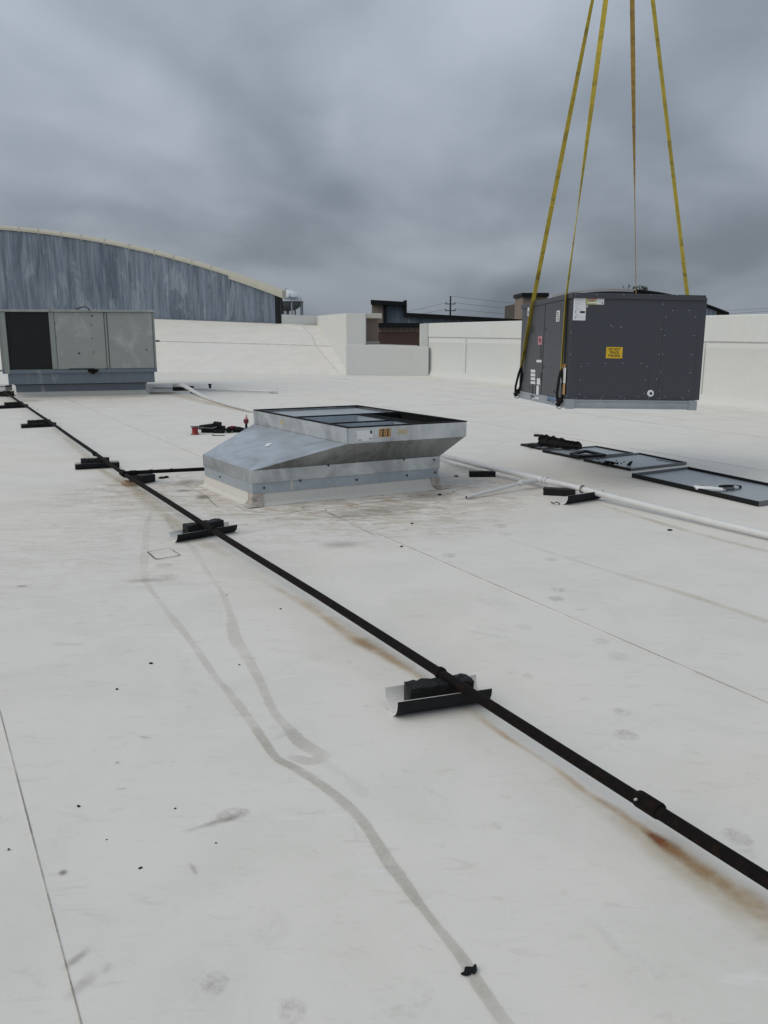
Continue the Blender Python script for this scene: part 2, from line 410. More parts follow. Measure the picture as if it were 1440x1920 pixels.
def blot(name, mat, px, py, rx, ry, ang, s_=.8, z=.008, parent=None):
    c = G(px, py, 0); m = MB(); n = 20; m.v = [(c.x, c.y, z)]; m.uv = [(0, 0)]; m.s = [s_]
    for k in range(n):
        th = 2 * math.pi * k / n; x, y = rx * math.cos(th), ry * math.sin(th)
        m.v.append((c.x + x * math.cos(ang) - y * math.sin(ang), c.y + x * math.sin(ang) + y * math.cos(ang), z))
        m.uv.append((math.cos(th), math.sin(th))); m.s.append(s_)
    m.f = [(0, 1 + k, 1 + (k + 1) % n) for k in range(n)]
    return m.build(name, mat, parent or deck)

# seam grime along each lap, in view
def seam(o_, t0, t1, w_=.0035, s_=.8):
    m = MB(); m.uv = []; m.s = []; n = 30
    for k in range(n + 1):
        t = t0 + (t1 - t0) * k / n
        ss = s_ * (.55 + .45 * mnoise.noise(Vector((t * 1.3, o_, 0)))) * 1.25
        for sg in (-1, 0, 1):
            p = rp(o_ + .003 + w_ * sg, t, .0062); m.v.append(tuple(p)); m.uv.append((t, sg)); m.s.append(ss)
    for k in range(n):
        b = 3 * k; m.f += [(b, b + 1, b + 4, b + 3), (b + 1, b + 2, b + 5, b + 4)]
    m.build('seam_line', D_line, deck)
seam(.20, -6, 8, .0028, .95); seam(3.12, -6.6, 4, .0034, 1.0); seam(3.12, -22, -9.3, .006, .7)
seam(8.40, -22, 5, .008, .55); seam(10.95, -24, 5, .010, .55); seam(11.87, -26, 5, .010, .5); seam(12.9, -26, 5, .012, .45); seam(14.0, -26, 5, .012, .5)
strip('cross_seam', D_line, [(-60, 789, .007, .5), (90, 784, .007, .6), (200, 782, .007, .5), (478, 773, .007, .6)], .0065)
strip('cross_seam', D_line, [(700, 765, .009, .45), (830, 759, .009, .5), (940, 757, .009, .5), (1000, 755, .009, .4)], .0065)
strip('cross_seam', D_line, [(890, 791, .008, .4), (1120, 822, .008, .35)], .0064)
strip('cross_seam', D_line, [(300, 705, .014, .35), (480, 712, .014, .3), (660, 712, .014, .3)], .0064)
strip('cross_seam', D_line, [(420, 712, .014, .3), (640, 726, .014, .35), (800, 742, .014, .3)], .0064)
strip('cross_seam', D_line, [(615, 710.5, .02, .7), (652, 711.5, .02, .8)], .0066)
# membrane target-patch outlines round the curb
strip('patch_outline', D_line, [(345, 908, .004, .5), (362, 918, .004, .8), (385, 930, .004, .8), (405, 949, .004, .85), (425, 953, .004, .8), (450, 948, .004, .7), (466, 940, .004, .7)], .0066)
strip('patch_outline', D_line, [(443, 949, .004, .7), (460, 957, .004, .8), (500, 963, .004, .9), (540, 963, .004, .8), (573, 957, .004, .8), (611, 961, .005, .9), (640, 975, .004, .8), (700, 1003, .004, .7)], .0067)
strip('patch_outline', D_line, [(611, 960, .004, .9), (620, 953, .004, .9), (700, 943, .005, .9), (780, 935, .005, .8), (835, 928, .004, .7), (852, 923, .004, .6), (838, 915, .004, .5)], .0066)
strip('patch_outline', D_line, [(573, 957, .004, .7), (577, 950, .004, .8), (700, 937, .003, .4)], .0068)
strip('patch_outline', D_line, [(862, 897, .004, .4), (880, 903, .004, .5), (905, 903, .004, .4)], .0066)
# small square test-cut patch: thin welded piece with grimy rim
pq = [G(*a) for a in ((277, 1037), (293, 1050), (337, 1043), (318, 1031))]
ctr = sum(pq, Vector()) / 4
pm = MB(); pm.quadbox([(p.x, p.y, .003) for p in pq], [tuple((ctr + (p - ctr) * .985).xy) + (.0085,) for p in pq])
pm.build('square_patch', M_mem, deck)
strip('patch_outline', D_line, [(277, 1037, .006, .95), (284, 1043, .006, .95), (293, 1050, .006, .95), (315, 1047.5, .006, .8), (337, 1043, .006, .95), (328, 1037, .005, .8), (318, 1031, .005, .8), (298, 1033.5, .005, .8), (277, 1037, .006, .95)], .0095, sub=2)

# dried run-off streaks
strip('water_stain', D_water, [(295, 950, .025, .3), (281, 966, .035, .7), (274, 1000, .035, .4), (270, 1050, .045, .3), (271, 1085, .035, .5), (286, 1112, .022, .5), (320, 1157, .026, .7), (360, 1207, .026, .8), (397, 1262, .026, .8), (428, 1300, .028, .85), (465, 1348, .030, .9), (492, 1388, .030, .9), (518, 1424, .030, .95), (550, 1441, .032, 1.0), (600, 1473, .032, .95), (650, 1512, .030, .9), (686, 1552, .028, .9), (718, 1604, .027, .9), (748, 1646, .024, .85), (792, 1706, .024, .85), (833, 1758, .024, .85), (868, 1803, .022, .85), (894, 1846, .024, .8), (925, 1892, .026, .8), (965, 1945, .03, .8)], .0072)
strip('water_stain', D_water, [(310, 962, .03, .3), (318, 985, .02, .5), (345, 1015, .03, .5), (360, 1028, .03, .55), (372, 1046, .03, .35), (390, 1076, .022, .5), (413, 1108, .022, .5), (431, 1150, .032, .55), (440, 1198, .045, .65), (462, 1232, .034, .65), (490, 1286, .028, .75), (512, 1335, .028, .75), (540, 1368, .034, .75), (563, 1394, .045, .65), (590, 1410, .045, .4), (612, 1422, .03, .0)], .0078)
strip('water_stain', D_water, [(538, 1418, .02, .0), (556, 1424, .04, .45), (580, 1430, .05, .55), (600, 1424, .045, .4), (618, 1412, .03, .0)], .0076)
# white scrapes
for (x, y, x2, y2, w_, s_) in ((500, 1395, 560, 1360, .03, .5), (640, 1450, 690, 1500, .04, .6), (590, 1420, 660, 1470, .035, .6), (1100, 1725, 1200, 1825, .022, .6), (1165, 1770, 1250, 1850, .015, .4), (780, 1470, 830, 1500, .018, .6), (915, 1540, 940, 1560, .02, .7), (860, 1180, 960, 1200, .03, .45), (375, 1265, 445, 1300, .03, .5), (650, 1530, 670, 1580, .015, .5)):
    strip('scrape_mark', D_scrape, [(x, y, w_ * .4, 0), ((x * 2 + x2) / 3, (y * 2 + y2) / 3, w_, s_), ((x + x2 * 2) / 3, (y + y2 * 2) / 3, w_, s_), (x2, y2, w_ * .3, 0)], .0086)
# rust run along the gas line
strip('rust_stain', D_rust, [(470, 1075, .04, .0), (520, 1105, .05, .15), (580, 1140, .05, .25), (640, 1182, .045, .42), (690, 1213, .05, .55), (730, 1236, .045, .42), (775, 1262, .04, .3), (820, 1290, .04, .1)], .0074)
strip('rust_stain', D_rust, [(860, 1315, .03, 0), (905, 1352, .03, .25), (950, 1385, .022, .55), (985, 1407, .018, .3), (1050, 1450, .022, .35), (1095, 1485, .022, .45), (1135, 1510, .028, .6), (1170, 1533, .028, .5), (1205, 1556, .025, .5), (1214, 1563, .026, .72), (1224, 1570, .030, .95), (1238, 1580, .036, .88), (1262, 1597, .042, .66), (1290, 1616, .046, .56), (1340, 1650, .05, .46), (1400, 1690, .055, .40), (1460, 1730, .06, .38), (1520, 1775, .06, .36)], .0074)
strip('rust_wash', D_halo, [(1000, 1430, .03, 0), (1120, 1510, .07, .5), (1230, 1580, .10, .9), (1340, 1660, .12, .8), (1480, 1750, .13, .7)], .0070)
strip('rust_wash', D_halo, [(560, 1120, .04, .1), (660, 1190, .09, .6), (760, 1250, .09, .5), (830, 1300, .06, 0)], .0070)
strip('rust_wash', D_halo, [(100, 805, .06, .4), (150, 845, .07, .6), (195, 885, .08, .8), (245, 912, .1, 1.0), (300, 960, .09, .6), (360, 1005, .09, .6), (430, 1045, .06, .3)], .0070)
blot('rust_stain', D_rust, 250, 908, .12, .28, R(28), .6)
blot('rust_stain', D_rust, 244, 903, .05, .12, R(28), .9, .0085)
strip('rust_wash', D_halo, [(930, 1005, .02, 0), (1040, 1040, .04, .35), (1150, 1075, .04, .4), (1300, 1120, .05, .55), (1440, 1168, .05, .5)], .0070)
strip('roof_streak', D_halo, [(1120, 945, .04, .7), (1250, 985, .06, .6), (1360, 1015, .06, .6), (1480, 1045, .06, .6)], .0070)  # tan band alongside the white drain pipe
strip('roof_streak', D_line, [(1228, 948, .01, .5), (1260, 960, .02, .6), (1300, 970, .012, .4), (1420, 997, .012, .2)], .0080)
for (x, y, rx, ry, a, s_) in ((1166, 1337, .042, .05, 1, .55), (1172, 1381, .055, .06, 1, .6), (1045, 1107, .05, .055, .5, .55), (1044, 1124, .06, .06, .5, .65), (1033, 1051, .05, .05, 0, .5), (937, 987, .07, .09, 0, .55), (948, 1003, .07, .08, 0, .35), (842, 1043, .06, .07, 0, .6), (1126, 1205, .055, .06, 0, .45), (1158, 1233, .06, .07, 0, .4), (1382, 1572, .05, .06, .3, .55), (435, 1530, .07, .045, .3, .75), (402, 1848, .04, .05, 0, .5), (548, 1898, .04, .05, 0, .4), (615, 1062, .02, .02, 0, .3), (308, 1062, .07, .07, 0, .5), (310, 1085, .10, .12, 0, .45), (982, 1178, .05, .06, 0, .3), (990, 1270, .03, .04, 0, .4), (505, 1740, .07, .09, .2, .12), (372, 1852, .05, .07, .2, .12)):
    blot('footprint', D_foot, x, y, rx, ry, a, s_)
for (x, y, rx, ry, a, s_) in ((420, 1540, .10, .025, .55, .55), (380, 1552, .08, .015, .55, .4), (220, 1433, .012, .012, 0, .7), (228, 1482, .03, .01, 0, .4), (362, 1632, .01, .045, .5, .5), (145, 1800, .02, .06, -.5, .6), (155, 1850, .03, .07, -.5, .35), (118, 1640, .018, .02, .3, 1.0), (270, 1385, .04, .012, -.2, .5), (200, 1820, .02, .03, 0, .3), (270, 1090, .18, .06, .2, .45), (40, 1101, .05, .025, 0, .8), (380, 933, .10, .14, .3, .9), (345, 921, .12, .10, 0, .7), (480, 940, .04, .10, .5, 1.0), (640, 1022, .22, .14, .2, .45), (1090, 1145, .06, .03, 0, .2), (350, 905, .15, .2, 0, .5), (90, 795, .25, .18, .2, .25), (55, 752, .5, .3, .2, .5), (700, 960, .7, .28, .5, .5), (800, 930, .35, .28, .5, .6), (560, 940, .3, .15, .5, .4), (870, 880, .35, .5, .4, .4)):
    blot('smudge_mark', D_smudge, x, y, rx, ry, a, s_, .0082)
olive = decal('olive_residue', (.30, .27, .17), (.25, .225, .12), 1.6, .8, .4, 6, rings=True)
blot('dried_pond', olive, 300, 737, .55, .35, 0, .8)
strip('roof_streak', D_halo, [(275, 738, .4, .6), (330, 741, .35, .7), (400, 758, .25, .8), (470, 772, .2, .5)], .0070)
strip('roof_streak', D_halo, [(33, 749, .15, .7), (150, 748, .18, .5), (273, 744, .2, .8)], .0070)
strip('roof_streak', D_smudge, [(476, 952, .05, .0), (600, 941, .10, .0), (700, 931, .10, .0), (815, 921, .08, .0)], .0070)

# sloped membrane up to the arched hall
BA = YD(525, 606, 36.0); BB = YD(290, 597, 38.3)
wall_dir = Vector(((BB - BA).x, (BB - BA).y, 0)).normalized()
def hall(px, py): return onplane(px, py, BA, BB)
base0 = G(648, 703.5); base1 = G(290, 697.5); bd = (base1 - base0).normalized()
zlin = lambda p: BA.z + (BB.z - BA.z) * ((p - BA).xy.length / (BB - BA).xy.length)
q0 = YD(594, 610.5, 36.4) + Vector((.25, -.05, 0)); base0 = base0 - bd * .25
slope = MB(); NB = 14
bl = [base0 + bd * (22.0 * k / NB) for k in range(NB + 1)]
tl = [q0] + [BA + wall_dir * (19.5 * (k - 1) / (NB - 1)) for k in range(1, NB + 1)]
tl = [Vector((p.x, p.y, q0.z if i == 0 else zlin(p))) for i, p in enumerate(tl)]
vs = []; nr = 6
for i in range(NB + 1):
    for j in range(nr + 1):
        f = j / nr; p = bl[i].lerp(tl[i], f); p.z = -.012 + (tl[i].z + .012) * (f ** .93) ; vs.append(p)
slope.add(vs, [(i * (nr + 1) + j, (i + 1) * (nr + 1) + j, (i + 1) * (nr + 1) + j + 1, i * (nr + 1) + j + 1) for i in range(NB) for j in range(nr)])
slope_o = tag(slope.build('roof_slope', M_mem, smooth=True), kind='structure')
def slope_pt(i, f, lift=.006):
    k = int(i); t = i - k; k2 = min(k + 1, NB)
    p = bl[k].lerp(tl[k], f).lerp(bl[k2].lerp(tl[k2], f), t); zt = tl[k].z + (tl[k2].z - tl[k].z) * t
    p.z = -.012 + (zt + .012) * (f ** .93) + lift; return p
def slopeline(pts, w_, s_=.6):
    m = MB(); m.uv = []; m.s = []
    for i, (a, f) in enumerate(pts):
        p = slope_pt(a, f, .012); q = slope_pt(a, min(f + w_, 1), .012)
        m.v += [tuple(p), tuple(p.lerp(q, .5)), tuple(q)]; m.uv += [(i, -1), (i, 0), (i, 1)]; m.s += [s_] * 3
    for i in range(len(pts) - 1): m.f += [(3 * i, 3 * i + 3, 3 * i + 4, 3 * i + 1), (3 * i + 1, 3 * i + 4, 3 * i + 5, 3 * i + 2)]
    m.build('seam_line', D_line, slope_o)
slopeline([(k, .50) for k in range(0, NB + 1)], .012, .5)
m = MB(); m.uv = []; m.s = []
for i, (a, f) in enumerate(((.28, .03), (.40, .28), (.46, .5), (.40, .74), (.50, .93), (.36, .99))):
    p = slope_pt(a, f, .015); q = slope_pt(a + .022, f, .015); m.v += [tuple(p), tuple(p.lerp(q, .5)), tuple(q)]; m.uv += [(i, -1), (i, 0), (i, 1)]; m.s += [.3] * 3
for i in range(5): m.f += [(3 * i, 3 * i + 3, 3 * i + 4, 3 * i + 1), (3 * i + 1, 3 * i + 4, 3 * i + 5, 3 * i + 2)]
m.build('seam_line', D_line, slope_o)

# white parapets
pA0 = YD(594, 592, 36.4); pA1 = YD(650, 588, 29.2); pA2 = YD(686, 587, 29.2)
par = empty('back_parapet', (pA0.x, pA0.y, 0))
m = MB(); m.wall((BA.x + .08, BA.y - .05), (pA0.x, pA0.y), 1.3, 1.3, YD(525, 589.5, 36).z, pA0.z, .35); m.v = [tuple(Vector(v) - par.location) for v in m.v]
m.build('short_wall', M_memwall, par)
m = MB(); m.wall((pA0.x, pA0.y), (pA1.x, pA1.y), 0, 0, pA0.z, 2.03, .4); m.v = [tuple(Vector(v) - par.location) for v in m.v]
m.build('side_wall', M_memwall, par, .012)
m = MB(); m.wall((pA1.x - .02, pA1.y - .004), (pA2.x, pA2.y), 0, 0, 2.034, pA2.z, .55); m.v = [tuple(Vector(v) - par.location) for v in m.v]
m.build('wall_end', M_memwall, par, .012)
m = MB(); lap = pA1.lerp(pA2, .12); m.wall((pA1.x + .02, pA1.y - .012), (pA1.x + .62, pA1.y - .018), .9, .9, 2.02, 2.02, .006); m.v = [tuple(Vector(v) - par.location) for v in m.v]
m.build('membrane_flap', M_memwall, par)
tag(par, 'tall white membrane parapet above the white slope, between the arched hall and tan pillar', 'parapet')

lw0 = G(649, 703.5); lw1 = G(803, 704.5)
lw = empty('low_parapet', (lw0.x, lw0.y, 0))
zl0 = onplane(649, 646, lw0, lw1).z; zl1 = onplane(797, 650.5, lw0, lw1).z
m = MB(); m.wall((lw0.x, lw0.y - .06), (lw1.x, lw1.y - .06), 0, 0, zl0, zl1, .5); m.v = [tuple(Vector(v) - lw.location) for v in m.v]
m.build('wall_face', M_memwall, lw, .02)
m = MB(); m.wall((lw0.x + .03, lw0.y + .42), (lw1.x - .35, lw1.y + .42), zl0 - .2, zl1 - .2, zl0 + .035, zl1 + .035, .3); m.v = [tuple(Vector(v) - lw.location) for v in m.v]
m.build('coping', M_cream, lw)
tag(lw, 'low white membrane wall below the brown brick wall in the roof corner', 'parapet')

wr0 = G(803, 704); wr1 = G(1440, 768); wd = Vector(((wr1 - wr0).x, (wr1 - wr0).y, 0)).normalized()
wr2 = wr1 + wd * 13
zr0 = onplane(803, 606, wr0, wr1).z; zr1 = onplane(1440, 588, wr0, wr1).z; zr2 = zr1 + .05
rw = empty('right_parapet', (wr0.x, wr0.y, 0))
def rloc(m): m.v = [tuple(Vector(v) - rw.location) for v in m.v]; return m
m = MB()
A, B = wr0.xy, wr2.xy; d = (B - A).normalized(); n_ = Vector((-d.y, d.x)); nseg = 18
rows = [(.10, 0), (.035, .05), (.0, .12), (0, .62), (.012, .64), (0, .66), (0, .985), (-.02, 1.0)]
vs = []
for k in range(nseg + 1):
    f = k / nseg; p = A.lerp(B, f); zt = zr0 + (zr1 - zr0) * min(f * (B - A).length / (wr1.xy - A).length, 1.2)
    for off, h in rows:
        wob = .008 * mnoise.noise(Vector((f * 9, h * 3, 2)))
        vs.append((p.x - n_.x * (off + wob), p.y - n_.y * (off + wob), zt * h))
    vs.append((p.x + n_.x * .4, p.y + n_.y * .4, zt + .01)); vs.append((p.x + n_.x * .4, p.y + n_.y * .4, -.5))
nn_ = len(rows) + 2
m.add(vs, [(k * nn_ + j, (k + 1) * nn_ + j, (k + 1) * nn_ + j + 1, k * nn_ + j + 1) for k in range(nseg) for j in range(nn_ - 1)] + [tuple(range(nn_))[::-1]])
rloc(m).build('wall_face', M_memwall, rw, smooth=True)
# lapped upper flashing sheet with a visible lower edge
m = MB(); A3 = A - n_ * .016; B3 = B - n_ * .016
m.wall((A3.x, A3.y), (B3.x, B3.y), zr0 * .745, zr1 * .725, zr0 * .995, zr2 * 1.0, .008)
rloc(m).build('flashing_sheet', M_memwall, rw)
m = MB(); m.wall((A3.x - n_.x * .001, A3.y - n_.y * .001), (B3.x - n_.x * .001, B3.y - n_.y * .001), zr0 * .735, zr1 * .716, zr0 * .744, zr1 * .724, .006)
rloc(m).build('sealant_bead', simple('grey_sealant', (.44, .44, .42), .7), rw)
wl = onplane(788, 607, wr0 + Vector((-1, 0, 0)), wr0)
m = MB(); m.wall((wl.x, wr0.y), (wr0.x - .02, wr0.y), 0, 0, zr0 - .02, zr0 + .0, .45); rloc(m).build('wall_end', M_memwall, rw, .015)
for dd_ in (2.2, 5.3, 8.4, 11.6, 14.7):
    p_ = A + d * dd_ - n_ * .014; m = MB(); m.wall((p_.x, p_.y), (p_.x + d.x * .11, p_.y + d.y * .11), .16, .16, zr0 * .735, zr0 * .735, .006); rloc(m).build('membrane_lap', M_memwall, rw)
    m = MB(); m.wall((p_.x + d.x * .11, p_.y + d.y * .11), (p_.x + d.x * .122, p_.y + d.y * .122), .16, .16, zr0 * .73, zr0 * .73, .006); rloc(m).build('lap_edge', bpy.data.materials['grey_sealant'], rw)
tag(rw, 'long white parapet along the right roof edge behind the hanging unit', 'parapet')

# ------------------------------------------------------------------ arched hall with corrugated zinc front
hallo = empty('arched_hall', (BA.x, BA.y, 0)); hx = hallo.location
def arc_y(px): return 419 + .0003 * (px + 120) ** 2
def hl(p): return Vector(p) - hx
hn = Vector((-wall_dir.y, wall_dir.x, 0))
if hn.y < 0: hn = -hn
def along(s_):                                 # distance along wall from right end
    return BA + wall_dir * s_
def px_of(p):
    q = Vector(p) - Vector((0, 0, EYE)); w_ = q.dot(Vector((0, CP, -SP))); return 720 + FPX * q.x / w_
def arc_z(s_):
    p = along(s_); px = 0
    px = px_of((p.x, p.y, 3)); return hall(px, arc_y(px)).z
sw = .762; nsheet = 27
for i in range(nsheet):
    s0 = i * sw; m = MB(); nw = 44
    for k in range(nw + 1):
        s_ = s0 + sw * k / nw; p = along(s_)
        off = .009 * math.cos(2 * math.pi * k / 4) + (.012 if i % 2 else 0) * .6
        z0 = BA.z + (BB.z - BA.z) * s_ / (BB - BA).xy.length
        for zz in (z0 - .02, arc_z(s_) - .12):
            m.v.append(tuple(hl((p.x, p.y, zz)) - hn * (off + .03)))
        if k: m.f.append((2 * k - 2, 2 * k, 2 * k + 1, 2 * k - 1))
    m.build('siding_sheet', M_blue, hallo)
# body behind, barrel roof running back along the lot line
back_ = Vector((-.30, .954, 0)) * 22
m = MB(); vs = []
for k in range(41):
    s_ = -.05 + (nsheet * sw) * k / 40; p = along(s_); zt = arc_z(max(s_, 0)) - .05
    vs += [hl((p.x, p.y, 0)) + hn * .02, hl((p.x, p.y, zt)) + hn * .02, hl((p.x, p.y, zt)) + back_, hl((p.x, p.y, 0)) + back_]
m.add(vs, [(4 * k + j, 4 * k + 4 + j, 4 * k + 5 + j, 4 * k + 1 + j) for k in range(40) for j in range(3)] + [(0, 1, 2, 3), (160, 163, 162, 161)])
m.build('barrel_roof', M_memcurb, hallo)
joints = [-30 * i for i in range(14, 0, -1)] + [0, 38, 75, 118, 155, 198, 245, 292, 328, 362, 398, 433]
def cappiece(pa, pb, hpx, th, lift, bump=0):
    m = MB(); bot = []; top = []
    n = 4; vs = []
    for k in range(n + 1):
        px = pa + (pb - pa) * k / n; p = hall(px, arc_y(px) - lift); zb = hall(px, arc_y(px) + hpx - lift).z
        for (o_, z_) in ((-th, zb), (-th - .012, (zb + p.z) / 2), (-th, p.z), (.15, p.z + .03), (.15, zb)):
            vs.append(hl((p.x, p.y, z_)) + hn * o_)
    m.add(vs, [(5 * k + j, 5 * k + 5 + j, 5 * k + 5 + (j + 1) % 5, 5 * k + (j + 1) % 5) for k in range(n) for j in range(5)] + [(0, 1, 2, 3, 4), tuple(5 * n + j for j in range(5))[::-1]])
    return m.build('roof_edge_cap', M_cream, hallo)
for a, b in zip(joints, joints[1:]): cappiece(a + .4, b - .4, 7.5, .10, 0)
cappiece(432, 533, 14, .16, 1.5)
for a in joints[14:]:
    m = MB(); p = hall(a, arc_y(a)); zb = hall(a, arc_y(a) + 9).z
    m.box(-.02, .02, -.012, .02, zb - p.z - .02, .035, T(hl(p) - hn * .11)); m.build('cap_clip', M_cream, hallo)
m = MB(); p0, p1 = hall(518.5, 600), hall(526.5, 600); zt = hall(522, 551).z
m.wall((hl(p0) - hn * .10).xy, (hl(p1) - hn * .10).xy, BA.z - .02, BA.z - .02, zt, zt - .06, .3); m.build('corner_trim', M_black, hallo)
m = MB(); pa = along(-.02); pb = along(nsheet * sw)
m.wall((hl(pb) - hn * .09).xy, (hl(pa) - hn * .09).xy, BA.z + (BB.z - BA.z) * nsheet * sw / (BB - BA).xy.length - .06, BA.z - .05, BA.z + (BB.z - BA.z) * nsheet * sw / (BB - BA).xy.length, BA.z + .03, .06)
m.build('base_flashing', M_rtuskirt, hallo)
tag(hallo, 'arched hall end clad in weathered blue-grey corrugated metal with a cream roof edge', 'building')

# ------------------------------------------------------------------ buildings beyond the parapets
def fbox(m, x0, x1, y0, y1, dep, th, org):   # a block whose front shows between these sight lines at this distance
    a = YD(x0, y0, dep); b = YD(x1, y0, dep); z0 = YD(x0, y1, dep).z
    return m.box(a.x - org.x, b.x - org.x, dep - org.y, dep + th - org.y, z0, a.z)
pil = empty('tan_pillar', YD(696, 700, 30.2)); pil.location.z = 0; O = pil.location
m = MB(); fbox(m, 685, 709, 597.5, 700, 30.2, 1.2, O); m.build('shaft', M_tan, pil)
m = MB(); fbox(m, 670, 716, 587.5, 597, 29.9, 1.9, O); m.build('cap', M_cap, pil, .02)
m = MB(); fbox(m, 684, 712, 640, 644, 30.05, .1, O); m.build('ledge', M_cap, pil)
m = MB(); fbox(m, 679.5, 682, 597.5, 643, 30.1, .2, O); m.build('edge_trim', M_bluest, pil, label='thin blue-grey metal edge strip')
m = MB(); fbox(m, 682, 685, 597.5, 643, 30.15, .2, O); m.build('edge_board', M_memwall, pil)
tag(pil, 'tan stucco pillar with a cream cap standing behind the low white wall', 'pillar')

bw = empty('brick_wall', YD(748, 700, 33.0)); bw.location.z = 0; O = bw.location
m = MB(); fbox(m, 706, 788, 614, 700, 33.06, .4, O); m.build('wall_core', M_mortar, bw)
m = MB(); fbox(m, 707, 793, 605.5, 614, 32.8, .8, O); m.build('black_cap', M_black, bw)
a = YD(707, 613, 33).x - O.x; b = YD(787, 613, 33).x - O.x; ztop = YD(720, 613.2, 33).z; zb = YD(720, 622.5, 33).z
blk = None; L_ = (b - a) / 8
for i in range(8):
    m = MB(); m.box(a + L_ * i + .006, a + L_ * (i + 1) - .006, 0, .06, zb + .005, ztop - .002)
    m.build('split_block', M_block, bw, .008)
bm_ = None; bwid = .203; bh = .057; pitchz = .0667
row = 0; z = zb - .006
while z > YD(720, 652, 33).z:
    x = a - (bwid / 2 if row % 2 else 0)
    while x < b - .02:
        x0 = max(x, a); x1 = min(x + bwid, b)
        if x1 - x0 > .03:
            if x1 - x0 > bwid - .002:
                if bm_ is None:
                    m = MB(); m.box(0, bwid - .010, 0, .07, -bh, 0); bm_ = m.build('brick', M_brick, bw)
                    o = bm_
                else: o = bm_.copy(); col.objects.link(o)
                o.location = (x0 + .005, -.004 * random.random(), z)
            else:
                m = MB(); m.box(x0 + .005, x1 - .005, 0, .07, z - bh, z); m.build('brick', M_brick, bw)
        x += bwid + .0
    z -= pitchz; row += 1
tag(bw, 'brown brick wall with a tan block band and black metal cap behind the low white wall', 'wall')

zb_ = empty('zinc_shop', YD(840, 700, 41)); zb_.location.z = 0; O = zb_.location
m = MB(); fbox(m, 697, 719, 566, 720, 40.9, .6, O); m.build('stucco_end', M_tan, zb_)
m = MB(); fbox(m, 718.5, 724.5, 567, 620, 40.8, .7, O); m.build('corner_trim', M_black, zb_)
m = MB(); fbox(m, 757, 763, 563, 593, 40.7, .9, O); m.build('corner_trim', M_black, zb_)
m = MB(); a = YD(695, 562, 40.6); b = YD(763, 566, 40.6); m.wall((a.x - O.x, 40.6 - O.y), (b.x - O.x, 40.6 - O.y), a.z - .2, b.z - .17, a.z, b.z, 1.2); m.build('roof_trim', M_black, zb_)
m = MB(); a = YD(757, 586, 40.65); b = YD(1080, 604.5, 40.65); m.wall((a.x - O.x, 40.65 - O.y), (b.x - O.x, 40.65 - O.y), a.z - .18, b.z - .15, a.z, b.z, 9); m.build('roof_trim', M_black, zb_)
m = MB(); fbox(m, 724.5, 757, 569, 720, 41.1, 3, O); fbox(m, 757, 1080, 606, 720, 41.1, 9, O); m.build('wall_core', M_rtuskirt, zb_)
px = 725
while px < 1078:
    nx = px + (16.3 if px < 757 else 31)
    yt = 569 if px < 757 else 586 + (px - 757) * .0573 + 5
    m = MB(); a = YD(px, yt, 41.0); b = YD(nx, yt, 41.0); ns = 12
    zt = min(a.z, b.z) if px < 757 else a.z
    for k in range(ns + 1):
        x = a.x + (b.x - a.x) * k / ns - O.x
        for zz in (-1, zt if px < 757 else YD(px + (nx - px) * k / ns, 586 + (px + (nx - px) * k / ns - 757) * .0573 + 5, 41.0).z):
            m.v.append((x, 41.0 - O.y - .012 * math.cos(math.pi * k) - (.01 if k == ns else 0), zz))
        if k: m.f.append((2 * k - 2, 2 * k, 2 * k + 1, 2 * k - 1))
    m.build('siding_sheet', M_blue, zb_); px = nx
tag(zb_, 'low blue-grey metal clad building with black stepped roof trim beyond the right parapet', 'building')

tw = empty('tan_tower', YD(1004, 700, 50)); tw.location.z = 0; O = tw.location
m = MB(); fbox(m, 980.5, 1006, 556, 720, 50, 3, O); m.build('wall', M_tan, tw)
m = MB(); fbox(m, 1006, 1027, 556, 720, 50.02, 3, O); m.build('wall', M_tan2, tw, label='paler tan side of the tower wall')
m = MB(); fbox(m, 979, 1029.5, 549, 556, 49.8, 3.4, O); m.build('cap', M_black, tw)
tag(tw, 'square tan tower with black cap rising just left behind the hanging unit', 'building')

bh_ = empty('barrel_vault_building', YD(1150, 700, 62)); bh_.location.z = 0; O = bh_.location
def arc2(px): return 541 + (px - 1150) ** 2 / 1080.0 * 1.05
m = MB(); vs = []
for k in range(41):
    px = 1035 + 330 * k / 40; p = YD(px, arc2(px) + 5, 62); vs += [(p.x - O.x, 0, -1), (p.x - O.x, 0, p.z), (p.x - O.x, 24, p.z), (p.x - O.x, 24, -1)]
m.add(vs, [(4 * k + j, 4 * k + 4 + j, 4 * k + 5 + j, 4 * k + 1 + j) for k in range(40) for j in range(3)] + [(0, 1, 2, 3), (160, 163, 162, 161)])
m.build('end_wall', M_dkbrick, bh_)
def arcband(x0, x1, ya, yb, y_off, th, mat, name, n=20):
    m = MB(); vs = []
    for k in range(n + 1):
        px = x0 + (x1 - x0) * k / n; p = YD(px, arc2(px) + ya, 62); q = YD(px, arc2(px) + yb, 62)
        for (yy, zz) in ((-th + y_off, q.z), (-th + y_off, p.z), (y_off + .3, p.z), (y_off + .3, q.z)): vs.append((p.x - O.x, yy, zz))
    m.add(vs, [(4 * k + j, 4 * k + 4 + j, 4 * k + 4 + (j + 1) % 4, 4 * k + (j + 1) % 4) for k in range(n) for j in range(4)] + [(0, 1, 2, 3), (4 * n, 4 * n + 3, 4 * n + 2, 4 * n + 1)])
    return m.build(name, mat, bh_)
arcband(1033, 1190, 0, 2.5, 0, .25, M_cap, 'roof_edge')
arcband(1190, 1365, 0, 5, 0, .25, M_black, 'roof_edge')
